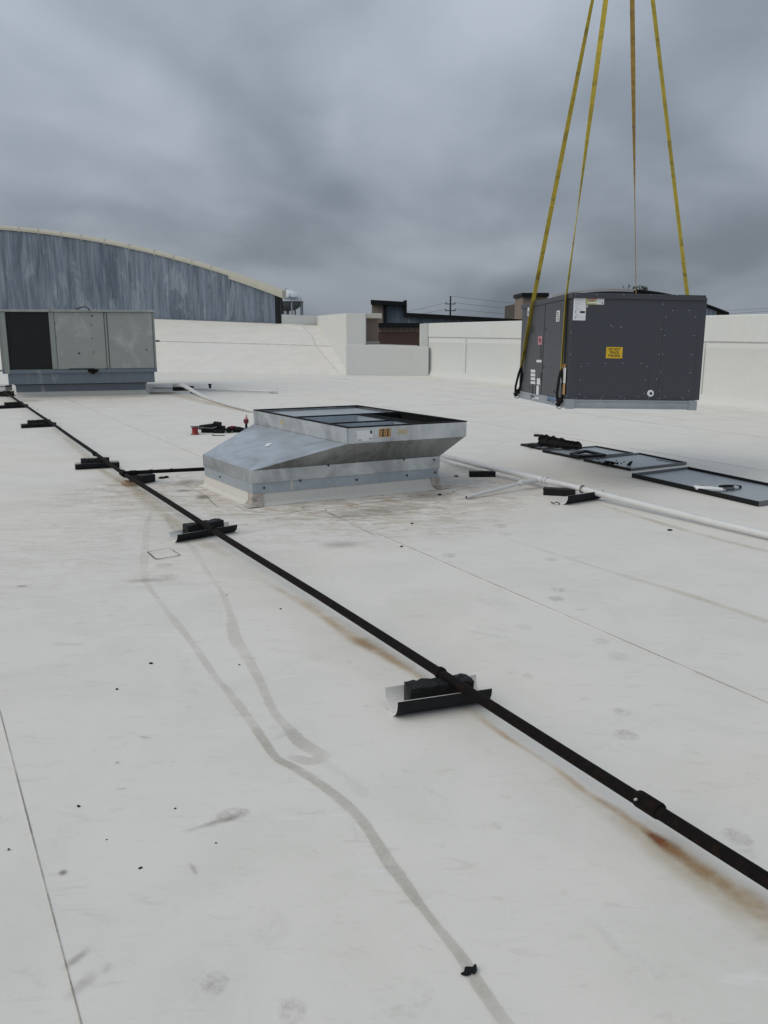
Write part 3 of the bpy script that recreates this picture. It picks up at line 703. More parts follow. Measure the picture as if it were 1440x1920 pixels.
for (x0, x1) in ((1300, 1314), (1315, 1329), (1330, 1344)):
    m = MB(); a = YD(x0, 580, 61.9); b = YD(x1, 580, 61.9); zt0 = YD(x0, arc2(x0) + 6, 61.9).z; zt1 = YD(x1, arc2(x1) + 6, 61.9).z
    m.quadbox([(a.x - O.x, -.12, -.5), (b.x - O.x, -.12, -.5), (b.x - O.x, -.04, -.5), (a.x - O.x, -.04, -.5)], [(a.x - O.x, -.12, zt0), (b.x - O.x, -.12, zt1), (b.x - O.x, -.04, zt1), (a.x - O.x, -.04, zt0)])
    m.build('wall_panel', M_blue, bh_)
m = MB()
for i in range(26):
    px = random.uniform(1170, 1214); p = YD(px, arc2(px), 62); h = random.uniform(.05, .38); dx = random.uniform(-.15, .15)
    M = T((p.x - O.x, .1 + random.uniform(-.15, .15), p.z - .02))
    m.add([(-.012, 0, 0), (.012, 0, 0), (dx + .02, .02, h), (dx - .05, 0, h * .9)], [(0, 1, 2, 3)], M)
    for j in range(3):
        z_ = h * random.uniform(.5, 1); x_ = dx + random.uniform(-.08, .08); m.add([(x_ - .035, 0, z_), (x_, .03, z_ - .015), (x_ + .035, 0, z_ + .01), (x_, -.02, z_ + .02)], [(0, 1, 2, 3)], M)
wd_ = m.build('weed_clump', M_weed); wd_.location = O
tag(wd_, 'scraggly dark weeds growing on top of the arched masonry roof behind the hanging unit', 'weeds', kind='stuff')
tag(bh_, 'dark arched masonry building with a curved roof edge far behind the hanging unit', 'building')

# ------------------------------------------------------------------ water tower
D = 260.0; c = YD(539, 568, D); Rt = 27 / FPX * D; wt = empty('water_tower', (c.x, c.y, -7)); 
def zpx(y): return YD(539, y, D).z + 7
zc_ = zpx(565.5)
prof = [(Rt * math.cos(a) if i < 16 else .05, zc_ + (zpx(543.5) - zc_) * math.sin(a)) for i, a in enumerate([R(90 * k / 16) for k in range(17)])]
m = MB(); m.lathe(prof, 40); dome_ = m.build('tank_dome', M_tank, wt, smooth=True)
m = MB(); m.lathe([(Rt * math.cos(R(88 * k / 12)), zc_ - (zc_ - zpx(583.5)) * math.sin(R(88 * k / 12))) for k in range(13)], 40); m.build('tank_bowl', M_tanku, wt, smooth=True)
m = MB(); m.lathe([(Rt + .05, zc_ - .12), (Rt + .45, zc_ - .1), (Rt + .45, zc_ + .05), (Rt + .05, zc_ + .07)], 40); m.build('balcony_ring', M_tanku, wt)
for k in range(8):
    a = R(22 + 45 * k); m = MB(); x, y = (Rt + .15) * math.cos(a), (Rt + .15) * math.sin(a)
    m.tube([(x, y, 0), (x, y, zc_ - .1)], .26, 12); m.build('leg', M_tankleg, wt, smooth=True)
m = MB(); m.tube([(0, 0, 0), (0, 0, zpx(583))], .45, 14); m.build('riser_pipe', M_tanku, wt, smooth=True)
m = MB(); m.tube([(-.3, 0, zpx(544)), (-.3, 0, zpx(541))], .16, 10); m.build('roof_vent', M_tanku, wt)
def wrap(me, z0, name, rad):
    for v in me.vertices:
        x, z = v.co.x, v.co.y; ang = x / rad; zz = z0 + z
        t = min(max((zz - zc_) / (zpx(543.5) - zc_), -1), .999); rr = Rt * math.sqrt(1 - t * t) + .06
        v.co = (rr * math.sin(ang), -rr * math.cos(ang), zz)
    me.materials.append(M_navy); o = bpy.data.objects.new(name, me); col.objects.link(o); o.parent = dome_; return o
me = textmesh('Gulfport', 1.35, bold=.02)
for v in me.vertices: v.co.x = v.co.x + 1.55
wrap(me, zpx(559.3), 'lettering', Rt)
me = textmesh('THE', .5)
for v in me.vertices: v.co.x += 1.3
wrap(me, zpx(553.7), 'lettering', Rt)
tag(wt, 'white water tower with dark lettering rising past the end of the arched hall', 'water tower')

# ------------------------------------------------------------------ utility poles and wires
D = 130.0; b = YD(842.5, 700, D); up = empty('utility_pole', (b.x, D, -7)); tz = YD(842, 555, D).z + 7
m = MB(); m.tube([(0, 0, 0), (0, 0, tz)], .16, 8, rs=[.19, .12]); m.build('pole', M_pole, up)
arms = []
for (y_, l_) in ((570, .75), (582.5, .8)):
    z_ = YD(842, y_, D).z + 7; m = MB(); m.box(-l_, l_, -.06, .06, z_ - .06, z_ + .06, T((0, 0, 0), R(14))); m.build('cross_arm', M_pole, up); arms.append(z_)
    for sx in (-1, 1):
        m = MB(); m.lathe([(.05, 0), (.09, .08), (.05, .2)], 8, T((sx * l_ * .9 * math.cos(R(14)), sx * l_ * .9 * math.sin(R(14)), z_ + .06))); m.build('insulator', M_pole, up)
tag(up, 'tall utility pole with two cross arms beyond the low metal clad building', 'utility pole')
D2 = 175.0; b = YD(964, 700, D2); up2 = empty('utility_pole', (b.x, D2, -7)); tz2 = YD(964, 590, D2).z + 7
m = MB(); m.tube([(0, 0, 0), (0, 0, tz2 + .1)], .16, 8); m.build('pole', M_pole, up2)
m = MB(); m.box(-1.25, 1.25, -.07, .07, tz2 - .08, tz2 + .08); m.build('cross_arm', M_pole, up2)
for sx in (-1.1, -.5, .5, 1.1):
    m = MB(); m.lathe([(.06, 0), (.10, .1), (.05, .24)], 8, T((sx, 0, tz2 + .08))); m.build('insulator', M_pole, up2)
tag(up2, 'utility pole top with one long cross arm just above the black roof trim', 'utility pole')
def wire(A, B, sag, lab):
    m = MB(); pts = [];
    for k in range(25):
        t = k / 24; p = Vector(A).lerp(Vector(B), t); p.z -= sag * 4 * t * (1 - t); pts.append(p)
    m.tube(pts, .018, 5); tag(m.build('power_line', M_pole), lab, 'wire', 'power lines')
pz = tz - 7
wire((up.location.x, 130, pz), YD(1440, 578, 150), 1.2, 'topmost power line running right from the tall utility pole')
wire((up.location.x + .6, 130, arms[0] - 7 + .2), YD(1440, 583, 150), 1.3, 'second power line from the top running right from the tall utility pole')
wire((up.location.x + .6, 130, arms[1] - 7 + .2), YD(1440, 594, 150), 1.0, 'lowest power line running right from the tall utility pole')
wire((up.location.x - .6, 130, arms[0] - 7 + .2), YD(560, 612, 150), .6, 'upper power line running left from the tall utility pole')
wire((up.location.x - .6, 130, arms[1] - 7 + .2), YD(560, 616, 150), .4, 'lower power line running left from the tall utility pole')

# ================================================================== OLD ROOFTOP UNIT (left)
rt0 = G(33, 745); yaw = R(15.6); rt1 = onplane(273, 742, rt0, rt0 + Vector((math.cos(yaw), math.sin(yaw), 0))); W0 = (rt1 - rt0).xy.length
ru = empty('old_rooftop_unit', rt0, yaw)
def rlx(px, py, yoff):                          # local x,z of a sight line on the front plane at local y = yoff
    f = Vector((math.cos(yaw), math.sin(yaw), 0)); n = Vector((-math.sin(yaw), math.cos(yaw), 0))
    A = rt0 + n * yoff; p = onplane(px, py, A, A + f); return (p - rt0).dot(f), p.z
DP = 3.9
z1 = rlx(150, 731.5, 0)[1]; z2 = rlx(150, 720.5, -.02)[1]; z3 = rlx(150, 699, -.2)[1]; z4 = rlx(150, 692.5, -.22)[1]; zt = rlx(290, 581.5, -.22)[1]
m = MB()
ring = lambda e, z: [(-e, -e, z), (W0 + e, -e, z), (W0 + e, DP + e, z), (-e, DP + e, z)]
m.quadbox(ring(.10, .004), ring(.02, .05)); m.quadbox(ring(.02, .05), ring(0, z1)); m.build('membrane_curb', M_memcurb, ru)
m = MB(); m.quadbox(ring(.012, z1 - .02), ring(.02, z2)); m.build('curb_flashing', M_rtuskirt, ru)
m = MB(); m.quadbox(ring(.045, z2), ring(.05, z2 + .03)); m.build('curb_lip', M_screwd, ru)
xr = rlx(290.5, 716, -.2)[0]; xl = rlx(15, 705, -.2)[0]
m = MB(); m.box(xl, xr, -.2, DP + .2, z2 + .03, z3); m.build('skirt', M_rtuskirt, ru)
xR = rlx(294.5, 690, -.24)[0]; xL = rlx(4, 690, -.24)[0]
m = MB(); m.box(xL, xR, -.24, DP + .24, z3, z4); m.build('base_rail', M_rtuskirt, ru, .008, label='galvanized base rail with pale splashes')
m = MB(); m.box(xL + .02, xR - .02, -.20, DP + .2, z4, zt - .04); m.build('body', M_greend, ru)
m = MB(); m.box(xL - .05, xR + .015, -.27, DP + .27, zt - .05, zt); m.build('top_lid', M_green, ru, .012)
ym = 640
def panel(pa, pb, name, mat, out=.235, zb=z4 + .01, zt_=zt - .055, bev=.008):
    x0 = rlx(pa, ym, -out)[0]; x1 = rlx(pb, ym, -out)[0]
    m = MB(); m.box(x0, x1, -out, -.195, zb, zt_); return m.build(name, mat, ru, bev)
panel(5, 13.5, 'corner_post', M_greend, .25, z3 + .0)
panel(13.8, 94.5, 'condenser_coil', M_coil, .205)
panel(94.8, 104.5, 'post', M_greend, .24)
panel(105.3, 197.0, 'access_panel', M_green, .232)
panel(198.5, 202.0, 'post', M_greend, .24)
panel(204.0, 287.0, 'access_panel', M_green, .232)
panel(288.2, 291.5, 'corner_post', M_greend, .24)
# grille wires over the coil
x0 = rlx(14.5, ym, -.215)[0]; x1 = rlx(94, ym, -.215)[0]; m = MB()
for k in range(30):
    z_ = z4 + .04 + (zt - .12 - z4) * k / 29; m.box(x0, x1, -.212, -.206, z_ - .002, z_ + .002)
for k in range(22):
    x_ = x0 + (x1 - x0) * k / 21; m.box(x_ - .002, x_ + .002, -.217, -.212, z4 + .02, zt - .07)
tag(m.build('guard_wires', M_screwd, ru), kind='stuff')
# left side coil with posts
m = MB(); m.box(xL + .0, xL + .03, .1, DP - .3, z4 + .05, zt - .15); m.build('condenser_coil', M_coil, ru)
m = MB(); m.box(xL - .01, xL + .03, -.2, .1, z4, zt - .05); m.build('corner_post', M_greend, ru)
# rust / damage marks and bolts
for (px_, py_, r_) in ((172, 592, .02), (171, 609, .012), (172.5, 634, .012), (148, 662.5, .022), (175, 660, .014), (103, 607, .012), (105, 633, .012), (275, 656, .018), (250, 694, .014), (196, 586, .012), (200, 692, .016), (64, 585, .01)):
    x_, z_ = rlx(px_, py_, -.236); m = MB(); m.lathe([(r_, 0), (r_, .006), (r_ * .5, .01)], 8, T((x_, -.236, z_), 0, R(90))); m.build('bolt', M_screwd, ru)
random.seed(3); m = MB()
for k in range(26):
    px_ = random.gauss(174, 3.5); py_ = random.gauss(695.5, 1.5) if k < 18 else random.gauss(697, 1); x_, z_ = rlx(px_, py_, -.25); s_ = random.uniform(.012, .045)
    m.box(x_ - s_, x_ + s_, -.262, -.23, z_ - s_ * .5, z_ + s_ * .5)
m.box(rlx(130, 694, -.25)[0], rlx(176, 694, -.25)[0], -.248, -.238, z4 + .0, z4 + .022)
m.build('torn_rusty_hole', simple('dark_rust', (.014, .010, .007), .9, 0, .4, 20), ru)
x_, z_ = rlx(155, 572, -.2); m = MB(); m.tube([(x_ - .15, -.2, zt + .01), (x_ - .05, -.22, zt + .05), (x_ + .05, -.2, zt + .07), (x_ + .12, -.25, zt + .03), (x_ + .14, -.28, zt - .02)], .012, 6); m.build('loose_wire', M_black, ru)
x_, z_ = rlx(92, 572, -.28); m = MB(); m.box(x_ - .02, x_ + .02, -.285, -.262, z_ - .12, zt + .07); m.build('latch', M_greend, ru)
m = MB(); x_ = xR; m.tube([(x_, .1, 1.26), (x_ + .1, .1, 1.26)], .02, 8); m.build('stub_pipe', M_screwd, ru)
tag(ru, 'old faded green rooftop unit with a dark coil standing before the arched hall', 'air conditioner')

# ================================================================== OPEN CURB ADAPTER (centre)
ca = empty('curb_adapter', (-1.0, 8.4, 0)); O = ca.location
def L3(p): return Vector(p) - O
zt_, zr_, zf_, zm_, zb_2 = .68, .536, .331, .213, .115
cN = Vector((-1.183, 7.60, 0)); cR = Vector((.539, 8.475, 0)); cLf = Vector((-1.818, 8.584, 0)); cF = cLf + cR - cN
tN = Vector((-.333, 7.871, 0)); tLf = Vector((-1.453, 9.588, 0)); tR = Vector((.805, 8.413, 0)); tF = tLf + tR - tN
Cq = [cN, cR, cF, cLf]; Tq = [tN, tR, tF, tLf]
def off(q, e):
    c = sum(q, Vector()) / 4; out = []
    for i in range(4):
        a = (q[i] - q[i - 1]).normalized(); b = (q[i] - q[(i + 1) % 4]).normalized(); out.append(q[i] + (a + b) * e)
    return out
def at(q, z): return [L3((p.x, p.y, z)) for p in q]
m = MB(); m.quadbox(at(off(Cq, .055), .003), at(off(Cq, .018), .03)); m.quadbox(at(off(Cq, .018), .03), at(off(Cq, -.004), zb_2 + .03)); m.build('membrane_curb', M_memcurb, ca)
def band(q, z0, z1, i, th=.004, e=0, extra=0):
    qq = off(q, e); a, b = qq[i], qq[(i + 1) % 4]; d = (b - a).normalized(); n = Vector((d.y, -d.x, 0)) * th
    a = a - d * extra; b = b + d * extra
    m = MB(); m.quadbox([L3((p.x, p.y, z0)) for p in (a + n, b + n, b, a)], [L3((p.x, p.y, z1)) for p in (a + n, b + n, b, a)]); return m
for i in range(4):
    band(Cq, zb_2, zm_ + .01, i, .005, .004).build('curb_flashing', M_galvflat, ca)
    band(Cq, zm_, zf_, i, .005, .012, .002).build('adapter_skirt', M_galv, ca)
# sloping transition panels
for i in range(4):
    qa = off(Cq, .012); a, b = qa[i], qa[(i + 1) % 4]; c_, d_ = Tq[i], Tq[(i + 1) % 4]
    m = MB(); vs = []; nu, nv = 12, 8
    for r_ in range(nv + 1):
        for k in range(nu + 1):
            p = a.lerp(b, k / nu).lerp(c_.lerp(d_, k / nu), r_ / nv); z = zf_ + (zr_ - zf_) * r_ / nv
            e_ = math.sin(math.pi * k / nu) * math.sin(math.pi * r_ / nv)
            vs.append(L3((p.x, p.y, z - .010 * e_ + .004 * e_ * math.sin(k * 1.3))))
    m.add(vs, [(r_ * (nu + 1) + k, r_ * (nu + 1) + k + 1, (r_ + 1) * (nu + 1) + k + 1, (r_ + 1) * (nu + 1) + k) for r_ in range(nv) for k in range(nu)])
    m.build('transition_panel', M_galv if i == 3 else M_galvshade, ca, smooth=True)  # left panel keeps the plain sheet, the others get the painted-in shade
for i in range(4):
    band(Tq, zr_, zt_, i, .012, 0, .0).build('rim_panel', M_galv, ca)
    m = MB(); a, b = Tq[i], Tq[(i + 1) % 4]; c_, d_ = off(Tq, -.028)[i], off(Tq, -.028)[(i + 1) % 4]; a2, b2 = off(Tq, .010)[i], off(Tq, .010)[(i + 1) % 4]
    m.quadbox([L3((p.x, p.y, zt_)) for p in (a2, b2, d_, c_)], [L3((p.x, p.y, zt_ + .011)) for p in (a2, b2, d_, c_)])
    m.build('foam_gasket', M_blackrub, ca)
def tq(u, v, z):
    p = tN + (tR - tN) * u + (tLf - tN) * v; return L3((p.x, p.y, z))
def plank(u0, v0, u1, v1, w_, z0, z1, name, mat):
    a = tq(u0, v0, 0); b = tq(u1, v1, 0); d = (b - a).normalized(); n = Vector((-d.y, d.x, 0)) * w_ / 2
    m = MB(); m.quadbox([(p.x, p.y, z0) for p in (a - n, b - n, b + n, a + n)], [(p.x, p.y, z1) for p in (a - n, b - n, b + n, a + n)]); return m.build(name, mat, ca)
plank(.015, .55, .99, .55, .012, .548, zt_ - .002, 'divider', M_galvflat); plank(.015, .55, .99, .55, .034, zt_ - .0015, zt_ + .0085, 'foam_gasket', M_blackrub)
plank(.015, .205, .57, .205, .010, .548, zt_ - .002, 'divider', M_galvflat); plank(.015, .205, .57, .205, .028, zt_ - .0015, zt_ + .008, 'foam_gasket', M_blackrub)
plank(.575, .02, .575, .54, .010, .548, zt_ - .002, 'divider', M_galvflat); plank(.575, .02, .575, .54, .030, zt_ - .0015, zt_ + .0075, 'foam_gasket', M_blackrub)
plank(.65, .02, .65, .54, .010, .548, zt_ - .002, 'divider', M_blackrub); plank(.65, .02, .65, .54, .026, zt_ - .0015, zt_ + .0072, 'foam_gasket', M_blackrub)
m = MB(); m.quadbox([tq(.02, .57, .655), tq(.98, .57, .655), tq(.98, .985, .655), tq(.02, .985, .655)], [tq(.02, .57, .66), tq(.98, .57, .66), tq(.98, .985, .66), tq(.02, .985, .66)]); m.build('blank_off_sheet', M_pan, ca)
m = MB(); m.quadbox([tq(.585, .02, .66), tq(.64, .02, .66), tq(.64, .54, .66), tq(.585, .54, .66)], [tq(.585, .02, .664), tq(.64, .02, .664), tq(.64, .54, .664), tq(.585, .54, .664)]); m.build('support_channel', M_galv, ca)
# inside: insulated black throat, galvanized inner walls and floor
for (u0, u1, v0, v1, mat, nm, zz) in ((.655, .985, .02, .54, M_blackrub, 'duct_liner', .545), (.015, .57, .215, .54, M_galvflat, 'supply_duct', .545), (.015, .57, .02, .195, M_galvflat, 'return_duct', .545)):
    e = .004
    m = MB(); lo = [tq(u0, v0, zz), tq(u1, v0, zz), tq(u1, v1, zz), tq(u0, v1, zz)]; hi = [tq(u0, v0, zt_ - .003), tq(u1, v0, zt_ - .003), tq(u1, v1, zt_ - .003), tq(u0, v1, zt_ - .003)]
    m.add(lo + hi, [(0, 1, 2, 3), (0, 1, 5, 4), (1, 2, 6, 5), (2, 3, 7, 6), (3, 0, 4, 7)]); m.build(nm, mat, ca)
# screws in the flashings
def facept(q, i, f, z, e=.012):
    qq = off(q, e); a, b = qq[i], qq[(i + 1) % 4]; d = (b - a).normalized(); n = Vector((d.y, -d.x, 0)); p = a.lerp(b, f) + n * .006; return L3((p.x, p.y, z)), math.atan2(d.y, d.x)
def screw(p, ang, r_, mat=M_screwd, parent=ca):
    m = MB(); m.lathe([(r_, 0), (r_, .004), (r_ * .55, .007)], 8, T(p, ang, R(90))); m.build('screw', mat, parent)
for f, z in ((.055, .165), (.235, .205), (.53, .165), (.81, .165), (.975, .17)): p, a = facept(Cq, 0, f, z); screw(p, a, .011)
for f, z in ((.38, .325), (.79, .325), (.965, .30)): p, a = facept(Cq, 0, f, z, .014); screw(p, a, .010)
for f, z in ((.36, .165),): p, a = facept(Cq, 3, f, z); screw(p, a, .011)
# lap seam in the flashing with sealant
for f, mat in ((.19, M_cap), (.775, M_galvflat)):
    p, a = facept(Cq, 0, f, .165, .0); m = MB(); m.box(-.010, .010, -.004, .004, -.05, .048, T(p, a)); m.build('flashing_joint', mat, ca)
# corner membrane boot
for q_, s_ in ((0, 1), (1, 1)):
    c_ = off(Cq, .045)[q_]; pa = off(Cq, .006)[q_]; d = (Cq[1] - Cq[0]).normalized() * (1 if q_ == 0 else -1); d2 = (Cq[3] - Cq[0]).normalized()
    g = simple('sealed_corner', (.46, .42, .38), .8, 0, .15, 20, .4, c2=(.20, .14, .11), var2=.8, th=(.45, .68))
    m = MB(); n = 8; vs = []
    for k in range(n + 1):
        t = k / n
        base = off(Cq, .09)[q_] + (d * .13 * (1 - t / .5) if t < .5 else d2 * .13 * ((t - .5) / .5))
        mid = off(Cq, .026)[q_] + (d * .10 * (1 - t / .5) if t < .5 else d2 * .10 * ((t - .5) / .5))
        top = off(Cq, .014)[q_] + (d * .10 * (1 - t / .5) if t < .5 else d2 * .10 * ((t - .5) / .5))
        vs += [L3((base.x, base.y, .009)), L3((mid.x, mid.y, .045)), L3((top.x, top.y, zb_2 + .002))]
    m.add(vs, [(3 * k + j, 3 * k + 3 + j, 3 * k + 4 + j, 3 * k + 1 + j) for k in range(n) for j in range(2)]); m.build('corner_boot', g, ca, smooth=True)
# stickers on the near rim
def rimquad(i, f0, f1, z0, z1, mat, name, e=.0145):
    qq = off(Tq, e - .001); a, b = qq[i], qq[(i + 1) % 4]; p0, p1 = a.lerp(b, f0), a.lerp(b, f1); m = MB()
    d = (b - a).normalized(); n = Vector((d.y, -d.x, 0)) * .0008
    m.quadbox([L3((p.x, p.y, z0)) for p in (p0 + n, p1 + n, p1, p0)], [L3((p.x, p.y, z1)) for p in (p0 + n, p1 + n, p1, p0)]); return m.build(name, mat, ca)
wl_ = rimquad(0, .075, .20, .555, .655, M_white, 'white_label')
for o in (rimquad(0, .18, .195, .62, .65, M_ink, 'label_print', .0155), rimquad(0, .085, .11, .56, .572, M_print, 'label_print', .0155), rimquad(0, .17, .195, .565, .58, M_print, 'label_print', .0155)): o.parent = wl_
wl_ = rimquad(0, .25, .345, .58, .66, M_orange, 'warning_label')
for k, (f0, f1, za, zc2) in enumerate(((.272, .292, .587, .600), (.272, .292, .640, .655), (.276, .288, .603, .636), (.312, .330, .587, .600), (.312, .330, .642, .655), (.315, .326, .604, .637), (.258, .262, .59, .65), (.298, .302, .59, .65), (.337, .340, .60, .645))):
    rimquad(0, f0, f1, za, zc2, M_ink, 'label_print', .0157).parent = wl_
rimquad(0, .405, .48, .60, .645, simple('faded_marker', (.50, .42, .26), .6, 0, .2, 20), 'faded_sticker')
rimquad(3, .33, .37, .59, .635, simple('faded_marker2', (.46, .38, .26), .6, 0, .2, 20), 'faded_sticker')
# white scrap on the slope
p = cLf.lerp(cN, .5).lerp(tLf.lerp(tN, .5), .38); 
pa_, pb_, pc_, pd_ = [G(x, y, .42) for x, y in ((496, 834), (506, 830.5), (513, 833), (503, 837))]
nrm = (cN - cLf).cross(Vector((tN.x, tN.y, zr_ - zf_)) - Vector((cN.x, cN.y, 0))); 
def onslope(x, y, lift=.012):
    A = Vector((cN.x, cN.y, zf_)); B = Vector((cLf.x, cLf.y, zf_)); C_ = Vector((tN.x, tN.y, zr_)); n = (B - A).cross(C_ - A).normalized()
    if n.z < 0: n = -n
    d = ray(x, y); e = Vector((0, 0, EYE)); t = (A - e).dot(n) / d.dot(n); return e + d * t + n * (lift - .012)
m = MB(); q = [onslope(x, y) for x, y in ((496, 834.5), (503, 830.5), (511, 831.2), (509, 833.2), (504, 833), (507, 835), (500, 837))]
m.add([L3(p) for p in q], [tuple(range(7))]); m.build('torn_sticker', M_white, ca)
tag(ca, 'open galvanized curb adapter with black gasket edges in the middle of the roof', 'roof curb')

# ================================================================== HANGING ROOFTOP UNIT
UW, UL, UH = 1.2911, 2.0581, 1.0875
hu = empty('hanging_rooftop_unit', (1.7648, 8.2757, .8257))
hu.rotation_mode = 'XYZ'
Mh = Matrix.Translation((1.7648, 8.2757, .8257)) @ Matrix.Rotation(.0754, 4, 'Z') @ Matrix.Rotation(-.0310, 4, 'X') @ Matrix.Rotation(.0175, 4, 'Y')
hu.matrix_world = Mh; Mi = Mh.inverted()
def uface(px, py, face, d0=0.0):
    e = Mi @ Vector((0, 0, EYE)); d = Mi.to_3x3() @ ray(px, py)
    t = ((d0 - e.y) / d.y) if face == 'f' else ((d0 - e.x) / d.x)
    return e + d * t
RH = .085
m = MB(); m.box(.012, UW - .012, .012, UL - .012, RH, UH - .045); m.build('cabinet', M_unit, hu, .004)
# base rails: C-channel with fork pockets
m = MB()
m.box(0, UW, 0, .035, 0, .012); m.box(0, UW, 0, .035, RH - .012, RH); m.box(0, UW, .012, .02, .012, RH - .012); m.box(0, UW, UL - .03, UL, 0, RH)
m.build('base_rail', M_rail, hu, .002, label='galvanized base rail')
yb = [0.036, .36, .52, 1.28, 1.44, UL - .031]
for xx in (0, UW - .02):
    m = MB(); 
    m.box(xx, xx + .02, yb[0], yb[5], RH - .022, RH); m.box(xx, xx + .02, yb[0], yb[5], 0, .018)
    for a, b in ((yb[0], yb[1]), (yb[2], yb[3]), (yb[4], yb[5])): m.box(xx + .001, xx + .019, a, b, .018, RH - .022)
    m.build('side_rail', M_rail, hu)
for (xx, yy) in ((0, 0), (UW - .07, 0)):
    m = MB(); m.box(xx - .004, xx + .074, -.006, .05, -.006, RH + .004); m.build('corner_bracket', M_rail, hu, .002)
# top lid
m = MB(); m.box(-.008, UW + .008, -.008, UL + .008, UH - .05, UH); m.build('top_lid', M_unit, hu, .004)
# front face details, measured from the photograph's face
fpt = lambda x, y, d=0.0: uface(1040 + x / 4.8, 540 + y / 4.8, 'f', d)
def fpanel(x0, y0, x1, y1, name, out, mat=M_unit, bev=.003):
    a = fpt(x0, y0, .012 - out); b = fpt(x1, y1, .012 - out)
    m = MB(); m.box(min(a.x, b.x), max(a.x, b.x), .012 - out, .0125, min(a.z, b.z), max(a.z, b.z)); return m.build(name, mat, hu, bev)
fpanel(225, 662, 835, 985, 'access_panel', .007, bev=.003)
fpanel(160, 72, 955, 1012, 'front_panel', .003, bev=.001)
fpanel(962, 80, 1300, 1010, 'front_panel', .004, bev=.001)
fpanel(992, 185, 1240, 990, 'access_panel', .008, bev=.002)
for (x, y) in ((190, 58), (378, 58), (623, 62), (862, 63), (1102, 65), (975, 146), (1063, 202), (1213, 203), (1000, 261), (1268, 261), (955, 373), (987, 430), (1254, 430), (937, 600), (970, 594), (1237, 600), (955, 760), (1219, 762), (917, 822), (941, 925), (1205, 925), (299, 679), (457, 679), (617, 679), (777, 679), (240, 707), (830, 707), (229, 830), (818, 830), (221, 955), (803, 949), (194, 997), (277, 983), (410, 994), (433, 982), (592, 983), (628, 993), (752, 982), (845, 993), (942, 993), (995, 980), (1142, 984), (1158, 993), (150, 400), (146, 600), (1345, 65)):
    p = fpt(x, y, .004 if y > 70 else -.008); r_ = .0055
    m = MB(); yy = .005 if y > 70 else -.008
    if y > 70: yy = .0038 if not (992 < x < 1240 and 185 < y < 990 or 225 < x < 835 and 662 < y) else .0045
    m.lathe([(r_, 0), (r_, .004), (r_ * .6, .006)], 8, T((p.x, yy, p.z), 0, R(90))); m.build('screw', M_screw, hu)
p = fpt(865, 949, 0); m = MB(); m.lathe([(.030, 0), (.034, .002), (.030, .012), (.014, .012), (.012, .004)], 18, T((p.x, .008, p.z), 0, R(90))); m.build('drain_ring', M_white, hu)
m = MB(); m.lathe([(.012, .012), (.012, .0135)], 14, T((p.x, .008, p.z), 0, R(90))); m.build('drain_hole', M_ink, hu)
def fq(x0, y0, x1, y1, mat, name, lv=1, sheet=.0015):
    a = fpt(x0, y0, 0); b = fpt(x1, y1, 0); d = .0085 - .0006 * lv; m = MB(); m.box(min(a.x, b.x), max(a.x, b.x), d - .0006, d, min(a.z, b.z), max(a.z, b.z)); return m.build(name, mat, hu)
def kid(o, par_): o.parent = par_; return o
dl_ = fq(176, 72, 278, 292, M_white, 'data_label'); cl_ = fq(284, 72, 446, 150, M_yelp, 'caution_label'); kid(fq(384, 74, 444, 148, M_white, 'label_field', 2), cl_); kid(fq(302, 84, 382, 106, M_pink, 'label_field', 2), cl_); kid(fq(306, 124, 380, 136, M_white, 'label_field', 2), cl_)
for (x0, y0, x1, y1) in ((315, 76, 370, 82), (310, 114, 360, 121), (425, 131, 437, 140), (230, 207, 273, 226), (258, 74, 276, 81)): kid(fq(x0, y0, x1, y1, M_ink, 'label_print', 3), dl_ if x1 < 280 else cl_)
for k in range(15):
    yy = 86 + k * 12.5
    if abs(yy - 216) < 14: continue
    kid(fq(186, yy, random.choice((215, 240, 262)), yy + 3, M_print, 'label_print', 2), dl_)
for k in range(5): kid(fq(390, 82 + k * 11, 436, 85 + k * 11, M_print, 'label_print', 3), cl_)
kid(fq(186, 210, 196, 219, M_ink, 'label_print', 3), dl_); kid(fq(186, 262, 195, 271, M_ink, 'label_print', 3), dl_); ss_ = fq(283, 155, 300, 172, M_white, 'small_sticker', 1); kid(fq(285, 158, 294, 168, M_bluest, 'label_print', 2), ss_)
ws_ = fq(468, 530, 609, 634, M_yel, 'warning_sign')
a = fpt(468, 530, 0); b = fpt(609, 634, 0); cx, cz = (a.x + b.x) / 2, (a.z + b.z) / 2; hgt = abs(a.z - b.z)
for k, t_ in enumerate(('DO NOT', 'TRUCK', 'THIS END')):
    me = textmesh(t_, hgt * .30, bold=.0007); me.transform(Matrix.Translation((cx, .0064, cz + hgt * (.29 - .285 * k))) @ Matrix.Rotation(R(90), 4, 'X') @ Matrix.Diagonal((.88, 1, 1, 1)))
    me.materials.append(M_ink); o = bpy.data.objects.new('lettering', me); col.objects.link(o); o.parent = ws_
for (x0, y0, x1, y1) in ((500, 328, 522, 352), (586, 342, 606, 362)):
    a = fpt(x0, y0, .005); b = fpt(x1, y1, .005); m = MB(); m.add([(a.x, .0080, a.z), (a.x + .006, .0080, a.z + .001), (b.x + .004, .0080, b.z), (b.x - .004, .0080, b.z)], [(0, 1, 2, 3)]); m.build('scratch', M_screw, hu)
